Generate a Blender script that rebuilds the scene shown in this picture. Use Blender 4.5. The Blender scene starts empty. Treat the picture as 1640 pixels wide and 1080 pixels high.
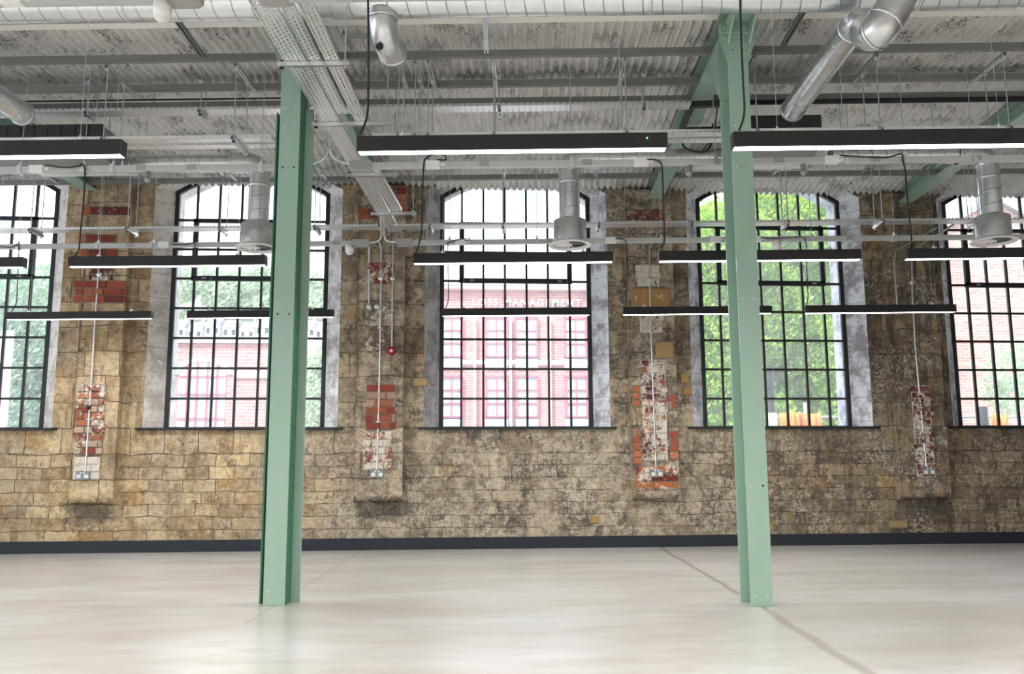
import bpy, math, random
from mathutils import Vector, Matrix
random.seed(7)
sc = bpy.context.scene
col = sc.collection
# ------------------------------------------------------------------ camera
FPX, PIT, YAW, ROLL, CAMH = 1403.6, .1459, .0647, .0048, .92
R0 = Vector((math.cos(YAW), -math.sin(YAW), 0)); F0 = Vector((math.sin(YAW), math.cos(YAW), 0)); Z = Vector((0, 0, 1))
FW = F0*math.cos(PIT)+Z*math.sin(PIT); UP = -F0*math.sin(PIT)+Z*math.cos(PIT)
RR = R0*math.cos(ROLL)-UP*math.sin(ROLL); UU = R0*math.sin(ROLL)+UP*math.cos(ROLL)
CAM = Vector((0, 0, CAMH))
cam = bpy.data.objects.new('camera', bpy.data.cameras.new('camera')); col.objects.link(cam)
cam.data.sensor_width = 36; cam.data.lens = FPX/1640*36; cam.data.clip_end = 400; cam.data.clip_start = .05
M = Matrix.Identity(4)
for i in range(3):
    M[i][0] = RR[i]; M[i][1] = UU[i]; M[i][2] = -FW[i]; M[i][3] = CAM[i]
cam.matrix_world = M
sc.camera = cam
# ------------------------------------------------------------------ world, sun, exposure
sc.view_settings.view_transform = 'Standard'; sc.view_settings.look = 'None'
sc.view_settings.gamma = 1; sc.view_settings.use_curve_mapping = False
sc.view_settings.exposure = 0.52
w = bpy.data.worlds.new('sky'); sc.world = w; w.use_nodes = True
nt = w.node_tree; bg = nt.nodes['Background']
tc = nt.nodes.new('ShaderNodeTexCoord'); nz = nt.nodes.new('ShaderNodeTexNoise'); nz.inputs['Scale'].default_value = 2.5; nz.inputs['Detail'].default_value = 6
cr = nt.nodes.new('ShaderNodeValToRGB')
cr.color_ramp.elements[0].position = .42; cr.color_ramp.elements[0].color = (.72, .86, 1, 1)
cr.color_ramp.elements[1].position = .62; cr.color_ramp.elements[1].color = (1, 1, 1, 1)
nt.links.new(tc.outputs['Generated'], nz.inputs['Vector']); nt.links.new(nz.outputs['Fac'], cr.inputs['Fac']); nt.links.new(cr.outputs['Color'], bg.inputs['Color'])
bg.inputs['Strength'].default_value = 2.4
sl = bpy.data.lights.new('sun', 'SUN'); sl.energy = 4.2; sl.angle = .02; sl.color = (1, .95, .88)
so = bpy.data.objects.new('sun', sl); col.objects.link(so); so.rotation_euler = Vector((.45, .62, -.85)).to_track_quat('-Z', 'Y').to_euler()
LAMP_W = 20.0
# ------------------------------------------------------------------ frames of reference of the building
ANG = -.0848
GX = Vector((math.cos(ANG), math.sin(ANG), 0)); GY = Vector((-math.sin(ANG), math.cos(ANG), 0))
def G(x, y, z): return GX*x+GY*y+Vector((0, 0, z))
def at(px, py, Y=None, z=None, g=None):
    d = FW+RR*((px-820)/FPX)+UU*((540-py)/FPX)
    if Y is not None: t = Y/d.y
    elif z is not None: t = (z-CAMH)/d.z
    else: t = g/d.dot(GY)
    return CAM+d*t
def gg(p): return p.dot(GX), p.dot(GY)
def gyz(px, py, z): return at(px, py, z=z).dot(GY)
def gxg(px, py, g): return at(px, py, g=g).dot(GX)
# ------------------------------------------------------------------ node helpers
def newmat(name):
    m = bpy.data.materials.new(name); m.use_nodes = True
    return m, m.node_tree, m.node_tree.nodes['Principled BSDF']
def nd(nt, t, **kw):
    n = nt.nodes.new('ShaderNode'+t)
    for k, v in kw.items():
        if k.startswith('_'): setattr(n, k[1:], v)
        else:
            k = k.replace('__', ' ')
            s = n.inputs[int(k[1:])] if k[0] == 'i' and k[1:].isdigit() else n.inputs[k]
            if isinstance(v, bpy.types.NodeSocket): nt.links.new(v, s)
            else: s.default_value = v
    return n
def mth(nt, op, a, b=0.0, c=0.0, clamp=False):
    return nd(nt, 'Math', _operation=op, _use_clamp=clamp, i0=a, i1=b, i2=c).outputs[0]
def sstep(nt, v, a, b):
    n = nd(nt, 'MapRange', _interpolation_type='SMOOTHSTEP', Value=v); n.inputs['From Min'].default_value = a; n.inputs['From Max'].default_value = b
    return n.outputs[0]
def mixc(nt, f, a, b, bt='MIX'):
    n = nt.nodes.new('ShaderNodeMix'); n.data_type = 'RGBA'; n.blend_type = bt
    for i, v in ((0, f), (6, a), (7, b)):
        if isinstance(v, bpy.types.NodeSocket): nt.links.new(v, n.inputs[i])
        else: n.inputs[i].default_value = v if i == 0 else (*v, 1) if len(v) == 3 else v
    return n.outputs[2]
def noise(nt, vec, scale, detail=4, rough=.55):
    return nd(nt, 'TexNoise', Vector=vec, Scale=scale, Detail=detail, Roughness=rough).outputs['Fac']
def ocoord(nt): return nd(nt, 'TexCoord').outputs['Object']
def bump(nt, bs, h, dist=.01, st=1.0):
    b = nd(nt, 'Bump', Height=h, Distance=dist, Strength=st); nt.links.new(b.outputs[0], bs.inputs['Normal'])
def simple(name, c, rough=.5, metal=0.0, var=.08, scale=6):
    m, nt, bs = newmat(name)
    n = noise(nt, ocoord(nt), scale, 3)
    k = tuple(max(0, x*(1-var)) for x in c); l = tuple(min(1, x*(1+var)) for x in c)
    nt.links.new(mixc(nt, n, k, l), bs.inputs['Base Color'])
    bs.inputs['Roughness'].default_value = rough; bs.inputs['Metallic'].default_value = metal
    return m
def emis(name, c, s):
    m, nt, bs = newmat(name); bs.inputs['Emission Color'].default_value = (*c, 1); bs.inputs['Emission Strength'].default_value = s
    bs.inputs['Base Color'].default_value = (.8, .8, .8, 1); return m
# ------------------------------------------------------------------ materials
STAINS = []
for q_, rx_, rz_ in (((140, 826), .26, .16), ((612, 815), .36, .12), ((1480, 812), .34, .10)):
    _p = at(*q_, Y=10.05); STAINS.append((_p.x, _p.z, rx_, rz_))
def stone_mat(name, pier=False):
    m, nt, bs = newmat(name)
    co = nd(nt, 'NewGeometry').outputs['Position']; sx = nd(nt, 'SeparateXYZ', Vector=co)
    X = mth(nt, 'ADD', sx.outputs[0], mth(nt, 'MULTIPLY', sx.outputs[1], .8)); Zc = sx.outputs[2]; x0 = sx.outputs[0]
    wob = nd(nt, 'TexNoise', Vector=co, Scale=2.6, Detail=5).outputs['Color']
    wv = nd(nt, 'VectorMath', _operation='SUBTRACT', i0=wob, i1=(.5, .5, .5)).outputs[0]
    def br(w_, r_, dz, seed, mort):
        c = nd(nt, 'CombineXYZ', X=mth(nt, 'ADD', X, seed), Y=mth(nt, 'SUBTRACT', Zc, dz)).outputs[0]
        c = nd(nt, 'VectorMath', _operation='MULTIPLY_ADD', i0=wv, i1=(.085, .075, 0), i2=c).outputs[0]
        b = nd(nt, 'TexBrick', _offset=.43, _offset_frequency=2, _squash=.72, _squash_frequency=3, Vector=c, Scale=1, Color1=(0, 0, 0, 1), Color2=(1, 1, 1, 1), Mortar=(.5, .5, .5, 1))
        b.inputs['Mortar Size'].default_value = mort; b.inputs['Mortar Smooth'].default_value = .35; b.inputs['Brick Width'].default_value = w_; b.inputs['Row Height'].default_value = r_
        return b
    b1 = br(.36, .138, -.04, 0, .0045); b2 = br(.52, .285, 1.07, 13.37, .0055)
    up = mth(nt, 'GREATER_THAN', Zc, 1.068 if not pier else .2)
    rnd = mixc(nt, up, b1.outputs['Color'], b2.outputs['Color']); mort = nd(nt, 'Mix', i0=up, i2=b1.outputs['Fac'], i3=b2.outputs['Fac']).outputs[0]
    big = noise(nt, co, 1.1, 4, .6); mid = noise(nt, co, 5.5, 8, .7); fine = noise(nt, co, 30, 6, .7)
    stc = nd(nt, 'VectorMath', _operation='MULTIPLY', i0=co, i1=(5, 5, .8)).outputs[0]; streak = noise(nt, stc, 1.6, 6, .65)
    base = mixc(nt, rnd, (.37, .245, .125), (.80, .605, .35)); base = mixc(nt, mth(nt, 'MULTIPLY', sstep(nt, big, .42, .6), .6), base, (.44, .35, .26))
    base = mixc(nt, mth(nt, 'MULTIPLY', sstep(nt, mid, .48, .6), .5), base, (.70, .58, .41)); base = mixc(nt, mth(nt, 'MULTIPLY', sstep(nt, mid, .5, .38), .5), base, (.27, .19, .115)); base = mixc(nt, mth(nt, 'MULTIPLY', sstep(nt, streak, .52, .66), .55), base, (.19, .145, .10))
    grey = mixc(nt, rnd, (.33, .245, .165), (.60, .50, .37)); grey = mixc(nt, mth(nt, 'MULTIPLY', sstep(nt, mid, .46, .58), .8), grey, (.17, .145, .12))
    soot = mixc(nt, rnd, (.17, .13, .085), (.40, .30, .185)); soot = mixc(nt, mth(nt, 'MULTIPLY', sstep(nt, streak, .47, .62), .85), soot, (.075, .062, .05)); soot = mixc(nt, mth(nt, 'MULTIPLY', sstep(nt, mid, .56, .62), .6), soot, (.42, .39, .35))
    # the wear changes along the wall: clean sandstone, then flaked render, then soot
    xx = mth(nt, 'ADD', x0, mth(nt, 'MULTIPLY', mth(nt, 'SUBTRACT', big, .5), 2.6))
    c = mixc(nt, sstep(nt, xx, -2.6, -.7), base, grey)
    c = mixc(nt, mth(nt, 'MULTIPLY', sstep(nt, xx, 2.5, 3.9), .95), c, soot)
    # ochre patches
    c = mixc(nt, mth(nt, 'MULTIPLY', sstep(nt, noise(nt, co, 2.1, 3), .6, .68), .55), c, (.50, .30, .12))
    # flaking pale render
    fl = mth(nt, 'ADD', mth(nt, 'MULTIPLY', noise(nt, co, 13, 10, .82), .72), mth(nt, 'MULTIPLY', noise(nt, co, 2.3, 3), .28))
    zone = mth(nt, 'MULTIPLY', mth(nt, 'MULTIPLY', sstep(nt, x0, -3.6, -1.2), mth(nt, 'SUBTRACT', 1.0, mth(nt, 'MULTIPLY', sstep(nt, x0, 2.8, 4.6), .55))), mth(nt, 'SUBTRACT', 1.15, sstep(nt, Zc, .7, 1.7)))
    thr = mth(nt, 'SUBTRACT', fl, mth(nt, 'SUBTRACT', .62, mth(nt, 'MULTIPLY', zone, .10)))
    fk = sstep(nt, thr, 0, .025)
    c = mixc(nt, mth(nt, 'MULTIPLY', fk, .75), c, (.60, .53, .42))
    # dark grime flecks
    g2 = noise(nt, nd(nt, 'VectorMath', _operation='ADD', i0=co, i1=(7.3, 2.1, 4.4)).outputs[0], 7, 10, .8)
    c = mixc(nt, mth(nt, 'MULTIPLY', sstep(nt, mth(nt, 'ADD', g2, mth(nt, 'MULTIPLY', sstep(nt, x0, -2.6, -.2), .06)), .56, .62), .72), c, (.085, .075, .065))
    st2 = mth(nt, 'MULTIPLY', sstep(nt, streak, .55, .72), mth(nt, 'MULTIPLY', sstep(nt, x0, -1.6, -.3), .6))
    c = mixc(nt, st2, c, (.10, .082, .06))
    pm = mth(nt, 'MULTIPLY', sstep(nt, noise(nt, nd(nt, 'VectorMath', _operation='ADD', i0=co, i1=(3.1, 0, 9.7)).outputs[0], 2.0, 9, .72), .47, .53), mth(nt, 'MULTIPLY', sstep(nt, x0, -2.6, -.6), mth(nt, 'SUBTRACT', 1.0, mth(nt, 'MULTIPLY', sstep(nt, x0, 2.4, 4.0), .8))))
    pm = mth(nt, 'MULTIPLY', pm, mth(nt, 'SUBTRACT', 1.0, mth(nt, 'MULTIPLY', sstep(nt, Zc, 1.3, 2.0), .6)))
    pcol = mixc(nt, sstep(nt, mid, .4, .6), (.62, .54, .39), (.33, .255, .175))
    c = mixc(nt, mth(nt, 'MULTIPLY', pm, .72), c, pcol); mort = mth(nt, 'MULTIPLY', mort, mth(nt, 'SUBTRACT', 1.0, mth(nt, 'MULTIPLY', pm, .7)))
    for (px_, pz_, rx_, rz_) in STAINS:
        dx = mth(nt, 'DIVIDE', mth(nt, 'SUBTRACT', x0, px_), rx_); dz = mth(nt, 'DIVIDE', mth(nt, 'SUBTRACT', Zc, pz_), rz_)
        rr = mth(nt, 'ADD', mth(nt, 'ADD', mth(nt, 'MULTIPLY', dx, dx), mth(nt, 'MULTIPLY', dz, dz)), mth(nt, 'MULTIPLY', mth(nt, 'SUBTRACT', g2, .5), 9.0))
        c = mixc(nt, mth(nt, 'MULTIPLY', mth(nt, 'SUBTRACT', 1.0, sstep(nt, rr, .2, 1.5)), .7), c, (.07, .065, .065))
    f3 = sstep(nt, noise(nt, co, 17, 12, .85), .36, .62); f4 = sstep(nt, noise(nt, co, 42, 8, .8), .38, .62)
    gm_ = mth(nt, 'ADD', .56, mth(nt, 'ADD', mth(nt, 'MULTIPLY', f3, .55), mth(nt, 'MULTIPLY', f4, .26)))
    c = mixc(nt, 1.0, c, nd(nt, 'CombineColor', Red=gm_, Green=gm_, Blue=gm_).outputs[0], 'MULTIPLY')
    spk = noise(nt, co, 34, 10, .85); cl = sstep(nt, noise(nt, co, 1.7, 5, .65), .44, .6)
    spk = sstep(nt, mth(nt, 'ADD', spk, mth(nt, 'MULTIPLY', mth(nt, 'MULTIPLY', cl, sstep(nt, x0, -4.6, -1.6)), .085)), .60, .64)
    c = mixc(nt, mth(nt, 'MULTIPLY', spk, .8), c, (.66, .60, .50))
    c = mixc(nt, mth(nt, 'MULTIPLY', mort, mth(nt, 'ADD', .35, mth(nt, 'MULTIPLY', sstep(nt, mid, .38, .6), .6))), c, (.085, .07, .055))
    nt.links.new(c, bs.inputs['Base Color']); bs.inputs['Roughness'].default_value = .92
    h = mth(nt, 'SUBTRACT', mth(nt, 'ADD', mth(nt, 'MULTIPLY', fl, .7), mth(nt, 'MULTIPLY', fine, .35)), mth(nt, 'MULTIPLY', mort, .8))
    h = mth(nt, 'ADD', h, mth(nt, 'MULTIPLY', rnd, .15))
    bump(nt, bs, h, .03, 1.0)
    return m
STONE = stone_mat('weathered ashlar stone'); PSTONE = stone_mat('pier ashlar stone', True)
def reveal_mat():
    m, nt, bs = newmat('limewashed reveal'); co = nd(nt, 'NewGeometry').outputs['Position']
    x0 = nd(nt, 'SeparateXYZ', Vector=co).outputs[0]
    f = noise(nt, co, 4.5, 9, .72); f2 = noise(nt, co, 14, 8, .75)
    a = mixc(nt, sstep(nt, f, .42, .6), (.80, .77, .73), (.52, .48, .44))
    b = mixc(nt, sstep(nt, f, .42, .60), (.82, .85, .92), (.34, .34, .38))
    c = mixc(nt, sstep(nt, x0, -2.2, -.6), a, b); c = mixc(nt, sstep(nt, f2, .56, .66), c, (.88, .89, .92))
    v = nd(nt, 'TexBrick', _offset=0, Vector=nd(nt, 'CombineXYZ', X=mth(nt, 'MULTIPLY', x0, .01), Y=nd(nt, 'SeparateXYZ', Vector=co).outputs[2]).outputs[0], Scale=1)
    v.inputs['Brick Width'].default_value = 50; v.inputs['Row Height'].default_value = .285; v.inputs['Mortar Size'].default_value = .004
    c = mixc(nt, mth(nt, 'MULTIPLY', v.outputs['Fac'], .5), c, (.2, .17, .14))
    nt.links.new(c, bs.inputs['Base Color']); bs.inputs['Roughness'].default_value = .85; bump(nt, bs, f, .02, .5); return m
REVEAL = reveal_mat()
def brick_piece_mat(name, white, tint=(1, 1, 1)):
    m, nt, bs = newmat(name); co = nd(nt, 'NewGeometry').outputs['Position']
    va = nd(nt, 'VertexColor', _layer_name='tone').outputs[0]
    f = noise(nt, co, 26, 8, .75); f2 = noise(nt, co, 7, 5, .6)
    c = mixc(nt, 1.0, va, (*tint, 1), 'MULTIPLY')
    c = mixc(nt, mth(nt, 'MULTIPLY', noise(nt, co, 60, 4), .5), c, (.45, .35, .3), 'MULTIPLY')
    t = mth(nt, 'ADD', mth(nt, 'MULTIPLY', f, .5), mth(nt, 'MULTIPLY', f2, .5))
    c = mixc(nt, mth(nt, 'MULTIPLY', sstep(nt, t, 1-white-.04, 1-white+.03), .93), c, mixc(nt, f2, (.54, .49, .40), (.84, .80, .71)))
    nt.links.new(c, bs.inputs['Base Color']); bs.inputs['Roughness'].default_value = .9; bump(nt, bs, f, .01, .7); return m
BRICK_LIGHT = brick_piece_mat('brick with traces of limewash', .38); BRICK_HALF = brick_piece_mat('brick under peeling limewash', .465); BRICK_MORE = brick_piece_mat('brick under thick limewash', .515); BRICK_WHITE = brick_piece_mat('limewashed brick', .55)
def floor_mat():
    m, nt, bs = newmat('polished concrete'); co = ocoord(nt)
    st = nd(nt, 'VectorMath', _operation='MULTIPLY', i0=co, i1=(.45, 1.3, 1)).outputs[0]
    a = noise(nt, st, 1.1, 8, .62); b = noise(nt, st, 5, 8, .65); d = noise(nt, co, 40, 4)
    c = mixc(nt, sstep(nt, a, .3, .7), (.455, .43, .395), (.56, .56, .56)); c = mixc(nt, mth(nt, 'MULTIPLY', sstep(nt, b, .45, .75), .5), c, (.42, .39, .35))
    c = mixc(nt, mth(nt, 'MULTIPLY', d, .10), c, (.3, .27, .22))
    sp = nd(nt, 'SeparateXYZ', Vector=co); X, Y = sp.outputs[0], sp.outputs[1]
    # saw cuts and a filled day joint
    wob = mth(nt, 'MULTIPLY', mth(nt, 'SUBTRACT', noise(nt, co, 1.4, 5), .5), .16)
    def line(p, q, w0, w1, col, f, lo=None, hi=None, wb=1.0):
        nonlocal c
        dx, dy = q[0]-p[0], q[1]-p[1]; L = math.hypot(dx, dy); nx, ny = -dy/L, dx/L
        s = mth(nt, 'ADD', mth(nt, 'ADD', mth(nt, 'MULTIPLY', X, nx), mth(nt, 'MULTIPLY', Y, ny)), -(p[0]*nx+p[1]*ny))
        s = mth(nt, 'ABSOLUTE', mth(nt, 'ADD', s, mth(nt, 'MULTIPLY', wob, wb)))
        k = mth(nt, 'SUBTRACT', 1.0, sstep(nt, s, w0, w1)); k = mth(nt, 'MULTIPLY', k, f)
        if lo is not None: k = mth(nt, 'MULTIPLY', k, mth(nt, 'GREATER_THAN', Y, lo))
        if hi is not None: k = mth(nt, 'MULTIPLY', k, mth(nt, 'LESS_THAN', Y, hi))
        c = mixc(nt, k, c, col)
    p = at(1062, 880, z=0); q = at(1232, 980, z=0); r = at(1390, 1079, z=0)
    line((p.x, p.y), (q.x, q.y), .012, .05, (.36, .32, .27), .55, lo=q.y, wb=.5)
    line((q.x, q.y), (r.x, r.y), .012, .05, (.33, .29, .24), .7, hi=q.y, wb=.5)
    line((p.x, p.y), (q.x, q.y), .004, .01, (.10, .09, .08), .5, wb=.5, lo=q.y)
    p = at(560, 895, z=0); q = at(432, 975, z=0)
    line((p.x, p.y), (q.x, q.y), .002, .007, (.16, .13, .1), .45, wb=.06, lo=at(400, 1000, z=0).y)
    p = at(20, 972, z=0); q = at(1200, 968, z=0)
    line((p.x, p.y), (q.x, q.y), .003, .009, (.33, .3, .27), .55, wb=.1)
    nt.links.new(c, bs.inputs['Base Color'])
    bs.inputs['Roughness'].default_value = .26; return m
FLOOR = floor_mat()
def galv(name, c=(.62, .64, .66), rough=.33, sp=9):
    m, nt, bs = newmat(name); co = ocoord(nt); v = nd(nt, 'TexVoronoi', Vector=co, Scale=sp*4).outputs['Color']
    v = nd(nt, 'SeparateXYZ', Vector=v).outputs[0]; n = noise(nt, co, sp, 3)
    nt.links.new(mixc(nt, v, tuple(x*.88 for x in c), c), bs.inputs['Base Color']); bs.inputs['Metallic'].default_value = .85
    nt.links.new(mth(nt, 'ADD', rough-.08, mth(nt, 'MULTIPLY', n, .2)), bs.inputs['Roughness']); return m
GALV = galv('galvanised steel', (.70, .72, .74), .28); RODM = galv('zinc plated rod', (.68, .71, .73), .3)
def duct_mat():
    m, nt, bs = newmat('spiral seam duct'); co = ocoord(nt); s = nd(nt, 'SeparateXYZ', Vector=co)
    an = mth(nt, 'DIVIDE', mth(nt, 'ARCTAN2', s.outputs[1], s.outputs[2]), 2*math.pi)
    t = mth(nt, 'FRACT', mth(nt, 'ADD', mth(nt, 'DIVIDE', s.outputs[0], .125), an))
    d = mth(nt, 'ABSOLUTE', mth(nt, 'SUBTRACT', t, .5)); seam = mth(nt, 'SUBTRACT', 1.0, sstep(nt, d, .012, .045))
    n = noise(nt, co, 14, 4)
    c = mixc(nt, n, (.70, .73, .76), (.82, .84, .86)); c = mixc(nt, mth(nt, 'MULTIPLY', seam, .6), c, (.25, .26, .27))
    nt.links.new(c, bs.inputs['Base Color']); bs.inputs['Metallic'].default_value = .9; bs.inputs['Roughness'].default_value = .25
    bump(nt, bs, mth(nt, 'ADD', seam, mth(nt, 'MULTIPLY', n, .08)), .006, .6); return m
DUCT = duct_mat()
def perf(name, px, py, lx, ly, off=.0, stag=False):
    m, nt, bs = newmat(name); co = ocoord(nt); s = nd(nt, 'SeparateXYZ', Vector=co)
    yy = mth(nt, 'ADD', s.outputs[1], s.outputs[2]); v = mth(nt, 'ADD', mth(nt, 'DIVIDE', yy, py), .5)
    row = mth(nt, 'FLOOR', v); fv = mth(nt, 'ABSOLUTE', mth(nt, 'SUBTRACT', mth(nt, 'FRACT', v), .5))
    u = mth(nt, 'DIVIDE', s.outputs[0], px)
    if stag: u = mth(nt, 'ADD', u, mth(nt, 'MULTIPLY', row, .5))
    fu = mth(nt, 'ABSOLUTE', mth(nt, 'SUBTRACT', mth(nt, 'FRACT', u), .5))
    hole = mth(nt, 'MULTIPLY', mth(nt, 'LESS_THAN', fu, lx/2/px), mth(nt, 'LESS_THAN', fv, ly/2/py))
    bs.inputs['Base Color'].default_value = (.86, .87, .88, 1); bs.inputs['Metallic'].default_value = .85; bs.inputs['Roughness'].default_value = .38
    tr = nd(nt, 'BsdfTransparent'); mx = nd(nt, 'MixShader', i0=hole, i1=bs.outputs[0], i2=tr.outputs[0])
    nt.links.new(mx.outputs[0], nt.nodes['Material Output'].inputs[0]); return m
PERF_SLOT = perf('slotted tray steel', .042, .027, .026, .010, stag=True); PERF_HOLE = perf('punched tray steel', .05, .045, .015, .015)
def sheet_mat():
    m, nt, bs = newmat('painted corrugated sheet'); co = ocoord(nt)
    n1 = noise(nt, co, 1.3, 5, .6); n2 = noise(nt, co, 55, 6, .8); n3 = noise(nt, co, 3.5, 6, .6)
    c = mixc(nt, n1, (.62, .61, .585), (.76, .75, .73)); c = mixc(nt, mth(nt, 'MULTIPLY', sstep(nt, n3, .45, .7), .4), c, (.47, .455, .43))
    pit = mth(nt, 'MULTIPLY', sstep(nt, mth(nt, 'ADD', n2, mth(nt, 'MULTIPLY', sstep(nt, n3, .45, .62), .11)), .615, .65), .92)
    c = mixc(nt, pit, c, (.06, .05, .045)); nt.links.new(c, bs.inputs['Base Color']); bs.inputs['Roughness'].default_value = .7; bump(nt, bs, n3, .01, .3); return m
SHEET = sheet_mat()
GREEN = simple('pale green paint', (.30, .445, .365), .38, 0, .05, 3); GREEN_D = simple('deep green steel', (.035, .17, .10), .4, 0, .08)
GREYP = simple('grey painted steel', (.20, .20, .195), .5, 0, .12); BEIGE = simple('cream board', (.82, .80, .75), .7, 0, .06, 2)
BLACK = simple('black powder coat', (.007, .007, .009), .6, 0, .1); FRAME = simple('charcoal window paint', (.010, .014, .018), .5, 0, .1)
SKIRT = simple('blue black skirting paint', (.010, .016, .028), .6, 0, .1); WHITE = simple('white plastic', (.78, .78, .78), .4, 0, .03)
TRUNK = simple('white trunking paint', (.50, .51, .51), .35, .2, .05); COUP = simple('mid grey plastic', (.34, .34, .33), .5, 0, .06); LGREY = simple('light grey panel', (.72, .72, .70), .5, 0, .05)
CABLE = simple('black cable sheath', (.012, .012, .012), .5); DARKBOX = simple('dark grey casing', (.035, .037, .037), .5, .2, .15); RED = simple('red plastic', (.32, .01, .015), .35)
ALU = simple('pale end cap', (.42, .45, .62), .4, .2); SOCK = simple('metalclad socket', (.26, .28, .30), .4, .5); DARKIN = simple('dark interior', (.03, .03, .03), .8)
LED = emis('led diffuser', (1, .97, .99), 9.0); GLED = emis('green indicator', (.1, 1, .2), 3.0)
def glass_mat():
    m, nt, bs = newmat('window glass'); nt.nodes.remove(bs)
    tr = nd(nt, 'BsdfTransparent', Color=(.93, .96, .96, 1)); gl = nd(nt, 'BsdfGlossy', Roughness=.03); tl = nd(nt, 'BsdfTranslucent', Color=(.9, .93, 1, 1))
    fr = nd(nt, 'Fresnel', IOR=1.45); a = nd(nt, 'MixShader', i0=fr.outputs[0], i1=tr.outputs[0], i2=gl.outputs[0])
    n = noise(nt, ocoord(nt), 3, 5, .6)
    b = nd(nt, 'MixShader', i0=mth(nt, 'ADD', .10, mth(nt, 'MULTIPLY', n, .16)), i1=a.outputs[0], i2=tl.outputs[0])
    nt.links.new(b.outputs[0], nt.nodes['Material Output'].inputs[0]); return m
GLASS = glass_mat()
# ------------------------------------------------------------------ mesh builder
class MB:
    def __init__(s): s.v = []; s.f = []; s.sm = []; s.mi = []; s.cm = 0; s.tone = []; s.ct = (1, 1, 1)
    def add(s, vs, fs, smooth=False):
        n = len(s.v); s.v += [Vector(a) for a in vs]
        for f in fs: s.f.append(tuple(n+i for i in f)); s.sm.append(smooth); s.mi.append(s.cm); s.tone.append(s.ct)
        return s
    def box(s, c, d, ax=None):
        X, Y, Zz = ax or (Vector((1, 0, 0)), Vector((0, 1, 0)), Z); c = Vector(c); d = [a/2 for a in d]
        vs = [c+X*(i*d[0])+Y*(j*d[1])+Zz*(k*d[2]) for i in (-1, 1) for j in (-1, 1) for k in (-1, 1)]
        return s.add(vs, [(0, 1, 3, 2), (4, 6, 7, 5), (0, 4, 5, 1), (2, 3, 7, 6), (0, 2, 6, 4), (1, 5, 7, 3)])
    def bar(s, p, q, w_, h_):
        p, q = Vector(p), Vector(q); X = (q-p).normalized(); Y = (Z.cross(X) if abs(X.z) < .95 else Vector((0, 1, 0)).cross(X)).normalized(); Zz = X.cross(Y)
        return s.box((p+q)/2, ((q-p).length, w_, h_), (X, Y, Zz))
    def tube(s, pts, r, n=10, caps=True):
        pts = [Vector(p) for p in pts]; rs = r if isinstance(r, (list, tuple)) else [r]*len(pts); rings = []; prev = None
        for i, p in enumerate(pts):
            t = (pts[min(i+1, len(pts)-1)]-pts[max(i-1, 0)]).normalized()
            if prev is None: u = t.orthogonal().normalized()
            else: u = (prev-t*prev.dot(t)).normalized()
            prev = u; v = t.cross(u); rings.append([p+(u*math.cos(k*2*math.pi/n)+v*math.sin(k*2*math.pi/n))*rs[i] for k in range(n)])
        vs = [v for rg in rings for v in rg]; m = len(pts)
        s.add(vs, [(i*n+k, i*n+(k+1) % n, (i+1)*n+(k+1) % n, (i+1)*n+k) for i in range(m-1) for k in range(n)], True)
        if caps: s.add(rings[0], [tuple(reversed(range(n)))]); s.add(rings[-1], [tuple(range(n))])
        return s
    def lathe(s, c, prof, n=24, axis=(0, 0, 1), smooth=True):
        c = Vector(c); a = Vector(axis).normalized(); u = a.orthogonal().normalized(); v = a.cross(u); m = len(prof)
        vs = [c+a*h+(u*math.cos(k*2*math.pi/n)+v*math.sin(k*2*math.pi/n))*r for r, h in prof for k in range(n)]
        return s.add(vs, [(i*n+k, i*n+(k+1) % n, (i+1)*n+(k+1) % n, (i+1)*n+k) for i in range(m-1) for k in range(n)], smooth)
    def prism(s, poly, d):
        """poly: list of 3D points, d: extrusion vector"""
        n = len(poly); poly = [Vector(p) for p in poly]; d = Vector(d)
        return s.add(poly+[p+d for p in poly], [tuple(range(n)), tuple(reversed(range(n, 2*n)))]+[(i, (i+1) % n, n+(i+1) % n, n+i) for i in range(n)])
    def ball(s, c, r, n=12, sz=(1, 1, 1)):
        c = Vector(c); m = n//2; vs = []; fs = []
        for i in range(m+1):
            th = math.pi*i/m
            for k in range(n): ph = 2*math.pi*k/n; vs.append(c+Vector((r*sz[0]*math.sin(th)*math.cos(ph), r*sz[1]*math.sin(th)*math.sin(ph), r*sz[2]*math.cos(th))))
        fs = [(i*n+k, (i+1)*n+k, (i+1)*n+(k+1) % n, i*n+(k+1) % n) for i in range(m) for k in range(n)]
        return s.add(vs, fs, True)
    def build(s, name, mats, parent=None, loc=None, rz=None, bevel=0, tone=False):
        """world coordinates in; with loc/rz the mesh is moved into that object's own frame"""
        if not isinstance(mats, (list, tuple)): mats = [mats]
        if parent is not None: MW = wm(parent)
        elif loc is not None: MW = Matrix.Translation(Vector(loc)) @ (Matrix.Rotation(rz or 0, 4, 'Z'))
        else: MW = Matrix.Identity(4)
        inv = MW.inverted(); me = bpy.data.meshes.new(name)
        me.from_pydata([tuple(inv @ v) for v in s.v], [], s.f); 
        for m in mats: me.materials.append(m)
        me.polygons.foreach_set('use_smooth', s.sm); me.polygons.foreach_set('material_index', s.mi)
        if tone:
            at_ = me.color_attributes.new('tone', 'FLOAT_COLOR', 'CORNER'); i = 0
            for p, t in zip(me.polygons, s.tone):
                for _ in p.loop_indices: at_.data[_].color = (*t, 1)
        me.update(); o = bpy.data.objects.new(name, me); col.objects.link(o)
        if parent is not None: o.parent = parent
        elif loc is not None: o.location = loc; o.rotation_euler = (0, 0, rz or 0)
        if bevel:
            b = o.modifiers.new('bevel', 'BEVEL'); b.width = bevel; b.segments = 2; b.limit_method = 'ANGLE'
        return o
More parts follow.
